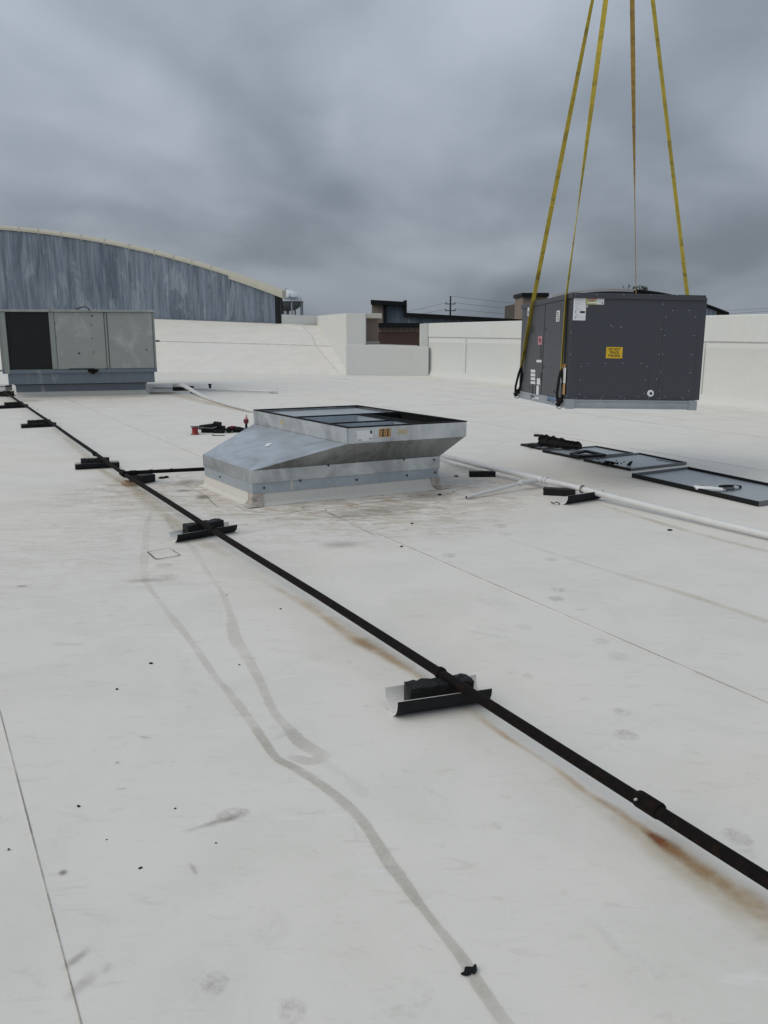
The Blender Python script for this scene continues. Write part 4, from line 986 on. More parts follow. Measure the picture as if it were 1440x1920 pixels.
# left side face: two long doors, corner post, labels
spt = lambda x, y, d=0.0: uface(950 + x / 8, 540 + y / 8, 's', d)
def sp(x0, y0, x1, y1, name, out, mat=M_unit, bev=.004):
    a = spt(x0, y0, .012 - out); b = spt(x1, y1, .012 - out); m = MB(); m.box(.012 - out, .0125, min(a.y, b.y), max(a.y, b.y), min(a.z, b.z), max(a.z, b.z)); return m.build(name, mat, hu, bev)
ydiv = spt(560, 800).y; yfr = spt(880, 800).y; ybk = spt(280, 800).y
ybk = min(ybk, UL - .05)
for (a, b, nm, o_) in ((.014, yfr - .01, 'corner_panel', .006), (yfr, ydiv - .012, 'service_door', .016), (ydiv + .012, ybk - .01, 'service_door', .016), (ybk, UL - .016, 'corner_panel', .006)):
    m = MB(); m.box(.012 - o_, .0125, a, b, RH + .005, UH - .055); m.build(nm, M_unit, hu, .003)
m = MB(); m.box(.006, .011, ydiv - .008, ydiv + .010, RH + .01, UH - .06); m.build('door_gap', M_ink, hu)
def sq(x0, y0, x1, y1, mat, name, lv=1):
    a = spt(x0, y0, -.005); b = spt(x1, y1, -.005); d = -.0045 - .0006 * lv; m = MB(); m.box(d - .0006, d, min(a.y, b.y), max(a.y, b.y), min(a.z, b.z), max(a.z, b.z)); return m.build(name, mat, hu)
bl_ = sq(750, 345, 790, 500, M_white, 'bar_label')
for k in range(5): kid(sq(758, 362 + k * 28, 782, 374 + k * 28, M_ink, 'label_print', 2), bl_)
sq(318, 285, 334, 415, M_white, 'edge_label'); sq(322, 340, 333, 400, M_bluest, 'label_print', 2)
kid(sq(490, 755, 512, 815, M_redd, 'label_print', 2), sq(475, 725, 527, 850, M_pink, 'pink_label'))
for k in range(10): sq(498, 862 + k * 20, 528, 871 + k * 20, M_ink, 'vent_slot')
sq(448, 1078, 522, 1116, M_white, 'white_label')
for k in range(4): sq(362, 1222 + k * 58, 428, 1270 + k * 58, M_white, 'white_label')
sq(456, 1352, 500, 1452, M_white, 'white_label'); sq(446, 1460, 478, 1605, M_white, 'white_label')
sq(368, 572, 420, 582, M_ink, 'door_handle'); sq(368, 582, 380, 690, M_ink, 'door_handle'); sq(398, 610, 412, 668, M_ink, 'door_handle')
sq(507, 1270, 526, 1395, M_ink, 'door_handle'); sq(384, 1440, 392, 1590, M_ink, 'drip_slot'); sq(434, 1450, 442, 1600, M_ink, 'drip_slot')
sq(824, 1140, 880, 1190, M_orange, 'hazard_label'); sq(824, 1192, 880, 1430, M_white, 'hazard_label'); sq(828, 1432, 868, 1600, M_orange, 'hazard_label')
for k in range(6): sq(830, 1205 + k * 36, 874, 1212 + k * 36, M_print, 'label_print', 2)
for (x, y) in ((338, 1490), (708, 1555), (556, 1184), (590, 615), (970, 570)):
    p = spt(x, y, -.005); m = MB(); m.lathe([(.013, 0), (.013, .004)], 8, T((-.0045, p.y, p.z), 0, 0, R(-90))); m.build('screw', M_screwd, hu)
def rq(x0, x1, z0, z1, mat, name):
    a = spt(x0, 1650, 0).y; b = spt(x1, 1650, 0).y; m = MB(); m.box(-.0018, -.0006, min(a, b), max(a, b), z0, z1); return m.build(name, mat, hu)
rq(605, 655, .03, .082, M_bluest, 'rail_label'); rq(605, 655, .028, .060, M_white, 'rail_label'); rq(662, 765, .024, .082, M_bluest, 'rail_label'); rq(662, 762, .022, .058, M_white, 'rail_label'); rq(430, 485, .03, .05, M_white, 'rail_label')
tag(hu, 'dark grey rooftop unit hanging from yellow straps, with a yellow warning sign', 'air conditioner')

# ------------------------------------------------------------------ lifting straps
hook = YD(1178, -283, 9.2)
lug = {0: Mh @ Vector((-.03, .16, .04)), 1: Mh @ Vector((-.03, UL - .06, .05)), 2: Mh @ Vector((UW + .03, UL - .06, .04)), 3: Mh @ Vector((UW + .03, .16, .04))}
def ribbon(pts, w_, tw, name, mat, parent=None, th=.004, wid=None):
    m = MB(); n = len(pts)
    for i, p in enumerate(pts):
        t = (pts[min(i + 1, n - 1)] - pts[max(i - 1, 0)]).normalized(); a = t.cross(Vector((0, 1, 0))).normalized(); b = t.cross(a).normalized()
        an = tw[0] + (tw[1] - tw[0]) * i / (n - 1) if not callable(tw) else tw(i / (n - 1))
        u_ = a * math.cos(an) + b * math.sin(an); v_ = t.cross(u_); ww = (wid(i / (n - 1)) if wid else w_)
        for q in (p + u_ * ww / 2 + v_ * th / 2, p - u_ * ww / 2 + v_ * th / 2, p - u_ * ww / 2 - v_ * th / 2, p + u_ * ww / 2 - v_ * th / 2): m.v.append(tuple(q))
    for i in range(n - 1):
        for j in range(4): m.f.append((4 * i + j, 4 * i + (j + 1) % 4, 4 * i + 4 + (j + 1) % 4, 4 * i + 4 + j))
    m.f += [(0, 1, 2, 3), (4 * n - 4, 4 * n - 1, 4 * n - 2, 4 * n - 3)]
    return m.build(name, mat, parent, smooth=False)
def line(A, B, n=40, jit=.0): return [Vector(A).lerp(Vector(B), k / n) for k in range(n + 1)]
specs = {
 0: dict(lab='yellow lifting strap to the near left corner of the unit, second from left', tw=lambda f: R(58) if f < .25 else R(58) + R(16) * (f - .25) / .1 if f < .35 else R(74) * max(0, 1 - (f - .35) / .28), top=(0.0)),
 1: dict(lab='yellow lifting strap to the far left corner of the unit, leftmost of four', tw=lambda f: R(48) - R(40) * math.sin(math.pi * min(1, f * 1.25)), top=(0.0)),
 2: dict(lab='browner, nearly vertical lifting strap dropping behind the unit, second from right', tw=lambda f: R(68) if f < .38 else R(68) * max(0, 1 - (f - .38) / .28), top=0),
 3: dict(lab='yellow lifting strap to the right side of the unit, rightmost of four', tw=lambda f: R(20) + R(8) * math.sin(f * 4), top=0)}
M_strap2 = simple('browned_webbing', (.42, .27, .07), .8, 0, .3, 6, .8, stretch=(1, 1, 2), c2=(.13, .08, .04), var2=.8, th=(.5, .68), bdist=.002)
for k in range(4):
    e = empty('lifting_strap', lug[k]); L = lug[k]
    H = hook + Vector(((-.03, -.05, .03, .05)[k], (-.04, .04, .04, -.04)[k], 0))
    if k in (0, 1):
        ed = Mh @ uface(*((1062, 553), (1000, 563))[k], 's', -.016)
        S = L.lerp(ed, (.31, .30)[k])
        pts = line(S, ed, 16) + line(ed, H, 60)[1:]
        ribbon([p - L for p in pts], .048, specs[k]['tw'], 'webbing', M_strap, e)
        # black sling eye: two legs from the splice to the shackle, plus wear sleeve
        for dx in (-.028, .030):
            pp = [S - L + Vector((0, 0, .02)), (S - L) * .75 + Vector((dx * .6, 0, 0)), (S - L) * .3 + Vector((dx, 0, 0)), Vector((dx * .6, 0, .02))]
            m = MB(); m.tube(pp, .013, 8, rs=[.012, .014, .014, .012]); m.build('sling_leg', M_sling, e, smooth=True)
        m = MB(); m.lathe([(.008, -.05), (.03, -.03), (.026, 0), (.030, .03), (.01, .05)], 10, T((0, -.005, .01), 0, R(20), R(25))); m.build('shackle_knot', M_sling, e, smooth=True)
        m = MB(); m.tube([(-.03, 0, .0), (-.02, 0, -.045), (.01, 0, -.055), (.035, 0, -.03), (.04, 0, .01)], .008, 8); m.tube([(-.045, 0, .005), (.055, 0, .012)], .009, 8); m.build('shackle', M_steel, e, smooth=True)
    else:
        edge = Mh @ Vector(((UW + .014, UL - .30, UH + .004), (UW + .014, .35, UH + .004))[k - 2])
        aim = YD(*((1193.5, 548, 10.3), (1291, 549, 8.75))[k - 2])
        le = Mi @ aim; zt2 = UH + .012
        if k == 2: edge = Mh @ Vector((UW + .012, UL - .22, UH + .006)); L2 = Mh @ Vector((UW + .012, UL - .20, .03))
        else: edge = Mh @ Vector((UW + .010, .42, UH + .006)); L2 = Mh @ Vector((UW + .012, .40, .03)); aim = None
        px_edge = None
        pts = line(L2, edge, 10) + line(edge, H, 60)[1:]
        ribbon([p - L for p in pts], .048, specs[k]['tw'], 'webbing', M_strap2 if k == 2 else M_strap, e)
    tag(e, specs[k]['lab'], 'strap', 'four lifting straps holding the rooftop unit')
ck = empty('crane_hook', hook)
m = MB(); m.lathe([(.05, .12), (.11, .16), (.11, .42), (.05, .48)], 16); m.build('block', M_redd, ck, smooth=True)
m = MB(); m.tube([(0, 0, .12), (0, 0, .06), (.07, 0, .02), (.08, 0, -.04), (.03, 0, -.09), (-.04, 0, -.08), (-.08, 0, -.03)], .022, 10); m.build('hook', M_toolgrey, ck, smooth=True)
m = MB(); m.tube([(0, 0, .48), (0, 0, 22)], .012, 8); m.build('cable', M_toolgrey, ck)
tag(ck, 'crane hook and cable above the picture carrying the four yellow straps', 'crane hook')

# ================================================================== BLACK GAS LINE AND ITS SUPPORTS
PZ = .125
gl = empty('gas_pipe', G(825, 1262, PZ)); O = gl.location.copy()
pp = [(1600, 1755), (1440, 1652), (1215, 1509), (825, 1262), (600, 1119), (385, 985), (240, 893), (196, 863), (95, 792), (30, 749), (-60, 690.0)]
pts = [G(x, y, PZ) for x, y in pp[:-1]]; dlast = (pts[-1] - pts[-2]).normalized(); pts.append(pts[-1] + dlast * 5)
pts.insert(0, pts[0] - (pts[1] - pts[0]).normalized() * 1.0)
dense = []
for a, b in zip(pts, pts[1:]):
    n = max(2, int((b - a).length / .35))
    for k in range(n): dense.append(a.lerp(b, k / n))
dense.append(pts[-1])
m = MB(); m.tube([p - O + Vector((0, 0, .002 * math.sin(i * .7))) for i, p in enumerate(dense)], .0215, 16); m.build('pipe_run', M_pipe, gl, smooth=True)
def coupling(x, y, l_=.07, r_=.028, z=PZ, dd=None, parent=gl, mat=M_pipe, nm='coupling', O_=None):
    c_ = G(x, y, z); d = (dd or (G(825, 1262, PZ) - G(1215, 1509, PZ))).normalized(); O_ = O_ if O_ is not None else O
    m = MB(); m.tube([c_ - O_ + d * t for t in (-l_ / 2, -l_ / 2 + .008, l_ / 2 - .008, l_ / 2)], r_, 16, rs=[r_ * .93, r_, r_, r_ * .93]); return m.build(nm, mat, parent, smooth=True)
coupling(1217, 1509, .095); coupling(826, 1262, .03, .0275); coupling(400, 994, .04, .028); coupling(178, 851, .05, .029)
m = MB(); c_ = G(1192, 1499, PZ + .018); m.box(-.005, .004, -.003, .003, -.003, .003, T(c_ - O, .4, .3)); m.build("paint_chip", M_cap, gl)
coupling(232, 888, .16, .034, nm='tee_fitting')
# branch to the adapter
A = G(228, 887, PZ); B = G(392, 879, .15); m = MB(); m.tube([A - O, B - O], .019, 14); m.build('branch_pipe', M_pipe, gl, smooth=True)
db = (B - A); coupling(250, 886.5, .07, .027, PZ + .003, db); coupling(283, 884, .04, .022, PZ + .006, db); coupling(322, 882, .03, .021, PZ + .01, db)
tag(gl, 'black iron gas pipe running diagonally across the whole white roof', 'pipe')

def support(name, p0, p1, zc_, label, block=(.18, .78), sh=True, blen=None, group='black pipe supports under the gas pipe', rad=.068, arc=(-92, 92), tilt=0.0, blk_h=.075, seed=0):
    """half of a plastic pipe lying open side up from p0 to p1 with a wood block in it"""
    p0 = Vector(p0); p1 = Vector(p1); p0.z = p1.z = 0
    d = (p1 - p0); Ls = d.length; an = math.atan2(d.y, d.x)
    e = empty(name, p0, an)
    th = .005; n = 16; vs = []
    for x in (0, Ls * .5, Ls):
        for rr in (rad, rad - th):
            for k in range(n + 1):
                a = R(arc[0] + (arc[1] - arc[0]) * k / n) - math.pi / 2
                vs.append((x, -rr * math.cos(a), rad + .001 + rr * math.sin(a)))
    # outer skin
    w_ = n + 1
    if sh:
        mo = MB(); out = [(i * 2 * w_ + k, (i + 1) * 2 * w_ + k, (i + 1) * 2 * w_ + k + 1, i * 2 * w_ + k + 1) for i in range(2) for k in range(n)]
        mo.add(vs, out); mo.build('shell', M_shell, e, smooth=True)
        mi = MB(); inn = [(i * 2 * w_ + w_ + k, (i + 1) * 2 * w_ + w_ + k, (i + 1) * 2 * w_ + w_ + k + 1, i * 2 * w_ + w_ + k + 1) for i in range(2) for k in range(n)]
        rim = [(i0 + k, i0 + k + 1, i0 + w_ + k + 1, i0 + w_ + k) for i0 in (0, 4 * w_) for k in range(n)] + [(i * 2 * w_ + k, (i + 1) * 2 * w_ + k, (i + 1) * 2 * w_ + w_ + k, i * 2 * w_ + w_ + k) for i in range(2) for k in (0, n)]
        mi.add(vs, inn + rim); mi.build('shell_lining', M_pvcin, e, smooth=False)
    # timber block, rough top
    rnd = random.Random(seed); bx0, bx1 = Ls * block[0], Ls * block[1]; nb = 14; mw = MB(); bw_ = .044; zb0 = .018 if sh else .0; zt2 = zc_ - .006
    vs = []
    for i in range(nb + 1):
        x = bx0 + (bx1 - bx0) * i / nb
        for (yy, zz) in ((-bw_, zb0), (-bw_, zt2), (-bw_ * .5, zt2 + .002), (0, zt2 - .001), (bw_ * .5, zt2 + .002), (bw_, zt2), (bw_, zb0)):
            j = rnd.uniform(-.004, .004) if zz > zb0 + .001 else 0
            vs.append((x + rnd.uniform(-.003, .003), yy + rnd.uniform(-.002, .002), min(zz + j, zc_ + .002)))
    mw.add(vs, [(7 * i + k, 7 * i + 7 + k, 7 * i + 7 + (k + 1) % 7, 7 * i + (k + 1) % 7) for i in range(nb) for k in range(7)] + [tuple(range(7))[::-1], tuple(7 * nb + k for k in range(7))])
    mw.build('wood_block', M_wood, e)
    if sh:
        m = MB(); m.lathe([(.006, 0), (.006, .003), (.003, .004)], 8, T((Ls * .44, -rad * math.cos(R(-25)) * 1.0, rad - rad * math.sin(R(25)) + .03), 0, R(90))); m.build('rivet', M_toolgrey, e)
    tag(e, label, 'pipe support', group); return e
support('pipe_support', G(733, 1339), G(906, 1313), PZ, 'nearest pipe support, an open white lined black shell with a rough wood block', (.17, .84), rad=.084, arc=(-92, 94), seed=1)
support('pipe_support', G(325, 1017), G(437, 997), PZ, 'black shell pipe support nearest the small square patch, white lining at its left end', (.20, .80), seed=2)
support('pipe_support', G(141, 880.5), G(224, 876), PZ, 'black pipe support just up the line from the pipe tee', (.14, .78), seed=3)
support('pipe_support', G(39, 803), G(105, 799.5), PZ, 'black pipe support second below the old green rooftop unit', (.20, .85), seed=4)
support('pipe_support', G(-8, 767), G(52, 764), PZ, 'black pipe support first below the old green rooftop unit', (.28, .85), seed=5)
# loose wood block under the tee
def woodblock(p0, p1, h, wdt, label, mat=M_wood, nm='wood_block', grp=None, rough=.003):
    p0 = Vector((p0.x, p0.y, 0)); p1 = Vector((p1.x, p1.y, 0)); d = p1 - p0; e = MB(); Ls = d.length; nb = 10; rnd = random.Random(int(p0.x * 100))
    vs = []
    for i in range(nb + 1):
        for (yy, zz) in ((0, 0), (0, h), (wdt / 2, h), (wdt, h), (wdt, 0)): vs.append((Ls * i / nb + rnd.uniform(-rough, rough), yy + rnd.uniform(-rough, rough), max(0.004, zz + (rnd.uniform(-rough, 0) * 1.5 if zz else .004))))
    e.add(vs, [(5 * i + k, 5 * i + 5 + k, 5 * i + 5 + (k + 1) % 5, 5 * i + (k + 1) % 5) for i in range(nb) for k in range(5)] + [tuple(range(5))[::-1], tuple(5 * nb + k for k in range(5))])
    o = e.build(nm, mat); o.location = p0; o.rotation_euler = (0, 0, math.atan2(d.y, d.x)); return tag(o, label, 'wood block', grp)
woodblock(G(243, 904), G(269, 908), .088, .16, 'short tarred wood block under the tee of the gas pipe')
woodblock(G(880, 895), G(929, 895), .062, .085, 'black wood block under the white drain pipe, left one of the two')
# white box on a block at the far left
jb = empty('junction_box', G(-30, 744)); 
m = MB(); m.box(-.1, .56, 0, .35, .002, .11); m.build('block', M_wood, jb)
m = MB(); m.box(-.15, .52, -.02, .36, .125, .225); m.build('box_body', M_pvc, jb, .006)
m = MB(); m.box(-.15, .525, -.022, .365, .225, .24); m.build('gasket', M_black, jb)
m = MB(); m.box(-.15, .52, -.02, .36, .24, .262); m.build('box_lid', M_pvc, jb, .006)
tag(jb, 'white box with a black seam sitting on a black block at the left edge', 'box')

# ================================================================== WHITE DRAIN PIPES
dp = empty('drain_pipe', G(985, 890)); O = dp.location.copy(); WZ = .10
wp = [(800, 842, .10), (838, 856.5, .10), (900, 872, .10), (960, 886, .095), (1010, 898, .09), (1080, 914, .085), (1150, 932, .075), (1250, 957, .06), (1340, 979.5, .05), (1440, 1003, .045), (1560, 1031, .045)]
pts = [G(x, y, z) for x, y, z in wp]; Q = []
for i in range(len(pts) - 1):
    for k in range(6): Q.append(pts[i].lerp(pts[i + 1], k / 6))
Q.append(pts[-1])
m = MB(); m.tube([p - O for p in Q], .030, 18); m.build('pipe_run', M_pvc, dp, smooth=True)
def wc(x, y, z, l_, r_, nm='coupling'):
    c_ = G(x, y, z); d = (pts[5] - pts[3]).normalized(); m = MB(); m.tube([c_ - O + d * t for t in (-l_ / 2, -l_ / 2 + .006, l_ / 2 - .006, l_ / 2)], r_, 18, rs=[r_ * .95, r_, r_, r_ * .95]); m.build(nm, M_pvc, dp, smooth=True)
wc(898, 871.5, .10, .14, .034); wc(1003, 896.5, .091, .26, .036, 'tee_fitting'); wc(1024, 901, .09, .03, .040, 'tee_collar')
A = G(1012, 899, .085); Bp = G(984, 904, .075); Cp = G(874.5, 932.5, .022)
m = MB(); m.tube([A - O, A.lerp(Bp, .6) - O + Vector((0, 0, -.002)), Bp - O, Bp - O + (Cp - Bp).normalized() * .06], .026, 16); m.build('branch_elbow', M_pvc, dp, smooth=True)
m = MB(); d = (Cp - Bp).normalized(); m.tube([Bp - O + d * .05, Bp - O + d * .075], .030, 16); m.build('elbow_collar', M_pvc, dp, smooth=True)
m = MB(); m.tube([Bp - O + d * .05, Cp - O], .0165, 14); m.build('branch_pipe', M_pvc, dp, smooth=True)
m = MB(); m.tube([Cp - O - d * .002, Cp - O + d * .002], .0125, 12); m.build('pipe_bore', M_ink, dp)
tag(dp, 'long white plastic drain pipe with a thin branch, right of the curb adapter', 'pipe')
woodblock(G(1018, 929), G(1078, 932), .07, .10, 'black wood block under the white drain pipe, beside the tipped half shell', grp=None)
hs = support('pipe_support', G(1052, 946), G(1119, 935), .06, 'empty black half shell under the white drain pipe beside a wood block', (.3, .5), rad=.078, arc=(-60, 100), group=None, seed=8)
for ch in list(hs.children):
    if ch.name.startswith(('wood_block', 'rivet')): bpy.data.objects.remove(ch)
c_ = G(1092, 917.5, .085); hsp = (pts[5] - pts[4]).normalized()
ang_ = math.atan2(hsp.y, hsp.x); m = MB(); M = T(c_ - hs.location, 0)
ringp = [Vector((0, .034 * math.cos(a), .034 * math.sin(a))) for a in [2 * math.pi * k / 16 for k in range(17)]]
o = MB().tube([Matrix.Rotation(ang_, 3, 'Z') @ p for p in ringp], .0055, 8, False); o = o.build('pipe_clamp', M_black); o.location = c_; tag(o, 'black clamp ring round the white drain pipe above the tipped half shell', 'clamp')
# black tie scrap
m = MB(); a = G(1036, 942, .01); m.tube([G(x, y, z) - a for x, y, z in ((1033, 941, .008), (1038, 944, .02), (1043, 941, .03), (1050, 944, .012), (1047, 946, .008))], .004, 6); o = m.build('loose_strap', M_black); o.location = a; tag(o, 'thin black strap curl on the roof at the mouth of the tipped half shell', 'strap')

# far white pipes
fp = empty('thin_drain_pipe', G(288, 729)); O = fp.location.copy()
m = MB(); A = G(287, 727, .05); B = G(514, 734, .05); m.tube([A - O, A.lerp(B, .5) - O, B - O], .028, 10); m.build('pipe_run', M_pvc, fp, smooth=True)
m = MB(); m.tube([B - O + Vector((-.12, 0, 0)), B - O + Vector((.08, 0, -.0))], .042, 10); m.tube([B - O + Vector((.06, 0, 0)), B - O + Vector((.06, -.02, -.045))], .03, 8); m.build('end_fitting', M_pvc, fp, smooth=True)
tag(fp, 'thin straight white pipe lying across the far roof right of the old green unit', 'pipe')
cp = empty('bent_drain_pipe', G(346, 731)); O = cp.location.copy()
pl_ = [(326, 722.5, .2), (335, 721.6, .22), (344, 723, .22), (352, 727, .18), (365, 735, .10), (380, 742.5, .05), (400, 750, .045), (430, 759, .045), (470, 769, .045), (520, 778, .045)]
Q = [G(x, y, z) - O for x, y, z in pl_]; m = MB(); m.tube(Q, .035, 12, rs=[.045, .045, .045, .045, .042, .038, .036, .034, .034, .034]); m.build('pipe_run', M_pvc, cp, smooth=True)
m = MB(); m.tube([G(x, y, .015) - O for x, y in ((358, 736), (372, 741), (395, 749), (434, 760.5))], .02, 8); m.build('black_line', M_black, cp)
tag(cp, 'bent white drain pipe dropping over a black block toward the back of the curb adapter', 'pipe')
woodblock(G(328, 733.5), G(364, 732), .11, .16, 'black wood block under the bent white pipe on the far roof')
o = MB().lathe([(.10, 0), (.10, .02), (.03, .04), (.03, .12), (.05, .13), (.04, .16)], 12).build('pipe_stand', M_black); o.location = G(394, 731.5); tag(o, 'small black upright fitting beside the thin white pipe on the far roof', 'fitting')

# ================================================================== REMOVED SHEET METAL PANELS
def pan(corners, h, label, lipmat=M_black, th=.004, nm='sheet_panel', grey=None, inner=.012, lift=.0):
    c = sum(corners, Vector()) / 4; e = empty(nm, (c.x, c.y, 0)); q = [p - Vector((c.x, c.y, 0)) for p in corners]
    m = MB(); m.quadbox([(p.x, p.y, .008) for p in q], [(p.x, p.y, h * .45) for p in q]); m.build('sheet', grey or M_pan, e)
    cc = Vector((0, 0, 0))
    for i in range(4):
        a, b = q[i], q[(i + 1) % 4]; d = (b - a).normalized(); n = Vector((-d.y, d.x, 0)); 
        if (n).dot(-((a + b) / 2)) < 0: n = -n
        m = MB(); w_ = inner; o_ = -n * .003
        m.quadbox([(p.x, p.y, .006) for p in (a + o_, b + o_, b + n * w_, a + n * w_)], [(p.x, p.y, h) for p in (a + o_, b + o_, b + n * w_, a + n * w_)]); m.build('flange', lipmat if i in (0, 2) else M_lipgrey, e)
    tag(e, label, 'metal panel', None); return e, Vector((c.x, c.y, 0))
pA = pan([G(976, 836), G(1013, 844.5), G(1062, 839), G(1030, 832.5)], .03, 'far grey sheet metal panel mostly hidden behind the black folded guard')
pB = pan([G(1017, 848.5), G(1084, 862), G(1187, 853.5), G(1118, 840.5)], .035, 'grey sheet metal panel carrying a black frame, beside the folded black guard')
pC = pan([G(1094, 865.5), G(1182, 884), G(1287, 872), G(1199, 854)], .035, 'grey sheet metal panel with torn black gasket scraps, between the two other open panels')
dA, dB, dD = G(1184.5, 896), G(1422, 951), G(1290, 883); dC = dB + (dD - dA) * .95
pD = pan([dA, dB, dC, dD], .05, 'largest and nearest grey panel with upturned black edges and hand tools on it', inner=.018)
# clutter on panels
def fr(e0, pts, w_, z0, z1, nm, mat):
    for i in range(4):
        a, b = Vector(pts[i]), Vector(pts[(i + 1) % 4]); a.z = b.z = 0; d = (b - a).normalized(); n = Vector((-d.y, d.x, 0)) * w_ / 2
        m = MB(); m.quadbox([(p.x, p.y, z0) for p in (a - n, b - n, b + n, a + n)], [(p.x, p.y, z1) for p in (a - n, b - n, b + n, a + n)]); m.build(nm, mat, e0)
c0 = G(1090, 850); ff = empty('black_frame', (c0.x, c0.y, 0))
fr(ff, [G(1072, 851.5, .05) - c0, G(1089, 856, .05) - c0, G(1133, 853.8, .05) - c0, G(1098, 846, .05) - c0], .06, .037, .065, 'frame_bar', M_black)
tag(ff, 'flat black rectangular frame lying on the grey panel beside the folded guard', 'frame')
gA = G(1010, 841, .0); gB = G(1086, 848, .0); d = (gB - gA); d.z = 0; Lg = d.length; an = math.atan2(d.y, d.x)
gd = empty('folded_guard', (gA.x, gA.y, .036), an); m = MB(); n = 22; vs = []; rnd = random.Random(5)
prof_h = [.10, .15, .155, .15, .155, .145, .13, .135, .15, .135, .125, .12, .13, .125, .115, .11, .11, .105, .105, .10, .10, .10, .10]
for i in range(n + 1):
    x = Lg * i / n; h = prof_h[i] * 1.0
    for (yy, zz) in ((-.03, .0), (-.045, h * .35), (-.02, h * .7), (-.035, h), (.0, h * 1.03), (.05, h * .8), (.09, h * .5), (.07, .0)): vs.append((x, yy + rnd.uniform(-.006, .006), max(zz + rnd.uniform(-.006, .006) * (zz > 0), .0)))
m.add(vs, [(8 * i + k, 8 * i + 8 + k, 8 * i + 8 + (k + 1) % 8, 8 * i + (k + 1) % 8) for i in range(n) for k in range(8)] + [tuple(range(8))[::-1], tuple(8 * n + k for k in range(8))])
m.build('folded_sheet', M_blackrub, gd)
m = MB(); m.box(-.06, .05, -.04, .02, .125, .155); m.build('hook_flap', M_black, gd)
m = MB(); m.box(Lg - .05, Lg + .0, -.06, .09, .0, .018); m.build('foot_plate', M_black, gd)
m = MB(); m.box(-.12, .08, -.10, .02, .0, .03); m.build('end_fold', M_black, gd)
tag(gd, 'black crumpled folded guard standing on the far grey panels', 'guard')
# scraps on panel C
cg = G(1140, 868, .02); e = empty('gasket_scrap', (cg.x, cg.y, .018))
for (x, y, x2, y2, r_) in ((1128, 871, 1135, 865.5, .010), (1135, 865.5, 1150, 868, .018), (1143, 868, 1146, 873.5, .012), (1150, 867, 1158, 869, .010), (1136, 866.5, 1142, 869, .02)):
    m = MB(); m.tube([G(x, y, .03) - cg + Vector((0, 0, .0)), G((x + x2) / 2, (y + y2) / 2, .045) - cg, G(x2, y2, .03) - cg], r_, 7); m.build('torn_strip', M_blackrub, e)
tag(e, 'torn black gasket scraps in a clump on the middle grey panel', 'scrap')
m = MB(); a = G(1175, 874, .02); q = [G(x, y, z) - a for x, y, z in ((1174, 872.5, .02), (1182, 873.5, .02), (1186, 865, .07), (1180, 866, .07))]; m.quadbox(q, [p + Vector((.01, .012, .004)) for p in q]); o = m.build('rubber_flap', M_black); o.location = a; tag(o, 'small black rubber flap standing at the near edge of the middle grey panel', 'scrap')
for ki, (x, y) in enumerate(((1121, 862), (1124, 865), (1129, 865), (1156, 864.5), (1159, 868), (1165, 869), (1170, 866.5))):
    o = MB().lathe([(.008, 0), (.010, .004), (.004, .010)], 7).build('rubber_crumb', M_blackrub); o.location = G(x, y, .018); tag(o, ('leftmost', 'second from left', 'third from left', 'middle', 'third from right', 'second from right', 'rightmost')[ki] + ' tiny black crumb on the middle grey panel', 'debris', 'black crumbs on the middle panel')
for k in range(5):
    a = G(1236 + k * 9, 862.5 + k * 1.6, .02); m = MB(); m.box(-.045, .045, -.006, .006, 0, .003, T((0, 0, 0), R(-58))); o = m.build('gasket_strip', M_black); o.location = a; tag(o, ('leftmost', 'second from left', 'middle', 'second from right', 'rightmost')[k] + ' short black gasket strip in the row on the middle grey panel', 'scrap', 'row of black gasket strips')
# hand tools on panel D
tz_ = .024
def tool_tin_snips():
    a = G(1330, 920, tz_); e = empty('caulk_tool', (a.x, a.y, tz_), R(-20)); e.scale = (1.35, 1.35, 1.35)
    m = MB(); m.tube([(-.10, .02, .02), (-.085, -.02, .02), (-.03, -.035, .02), (.03, -.03, .02), (.09, -.035, .02)], .016, 8, rs=[.012, .016, .018, .016, .012]); m.build('white_handle', M_white, e, smooth=True)
    m = MB(); m.lathe([(.028, 0), (.032, .012), (.026, .024)], 14, T((-.05, .01, .006))); m.build('black_knob', M_black, e, smooth=True)
    m = MB(); m.box(.02, .11, -.012, .014, .004, .016, T((0, 0, 0), R(10))); m.build('blade', M_steel, e)
    tag(e, 'white handled hand tool with round black knob, left of two on the nearest panel', 'tool')
    a = G(1372, 918, tz_); e = empty('crimping_tool', (a.x, a.y, tz_), R(8)); e.scale = (1.2, 1.2, 1.2)
    m = MB(); m.tube([(-.13, -.045, .014), (-.02, -.045, .016), (.0, -.03, .016)], .013, 8); m.build('grey_grip', M_toolgrey, e, smooth=True)
    m = MB(); m.tube([(.0, -.035, .016), (.05, .0, .018), (.04, .03, .018)], .012, 8); m.build('jaw', M_steel, e, smooth=True)
    m = MB(); m.tube([(-.08, .05, .016), (-.03, .06, .018), (.05, .045, .018), (.09, .01, .016)], .014, 8); m.build('black_grip', M_black, e, smooth=True)
    tag(e, 'grey and black crimping tool on the nearest panel, right of the white handled tool', 'tool')
tool_tin_snips()

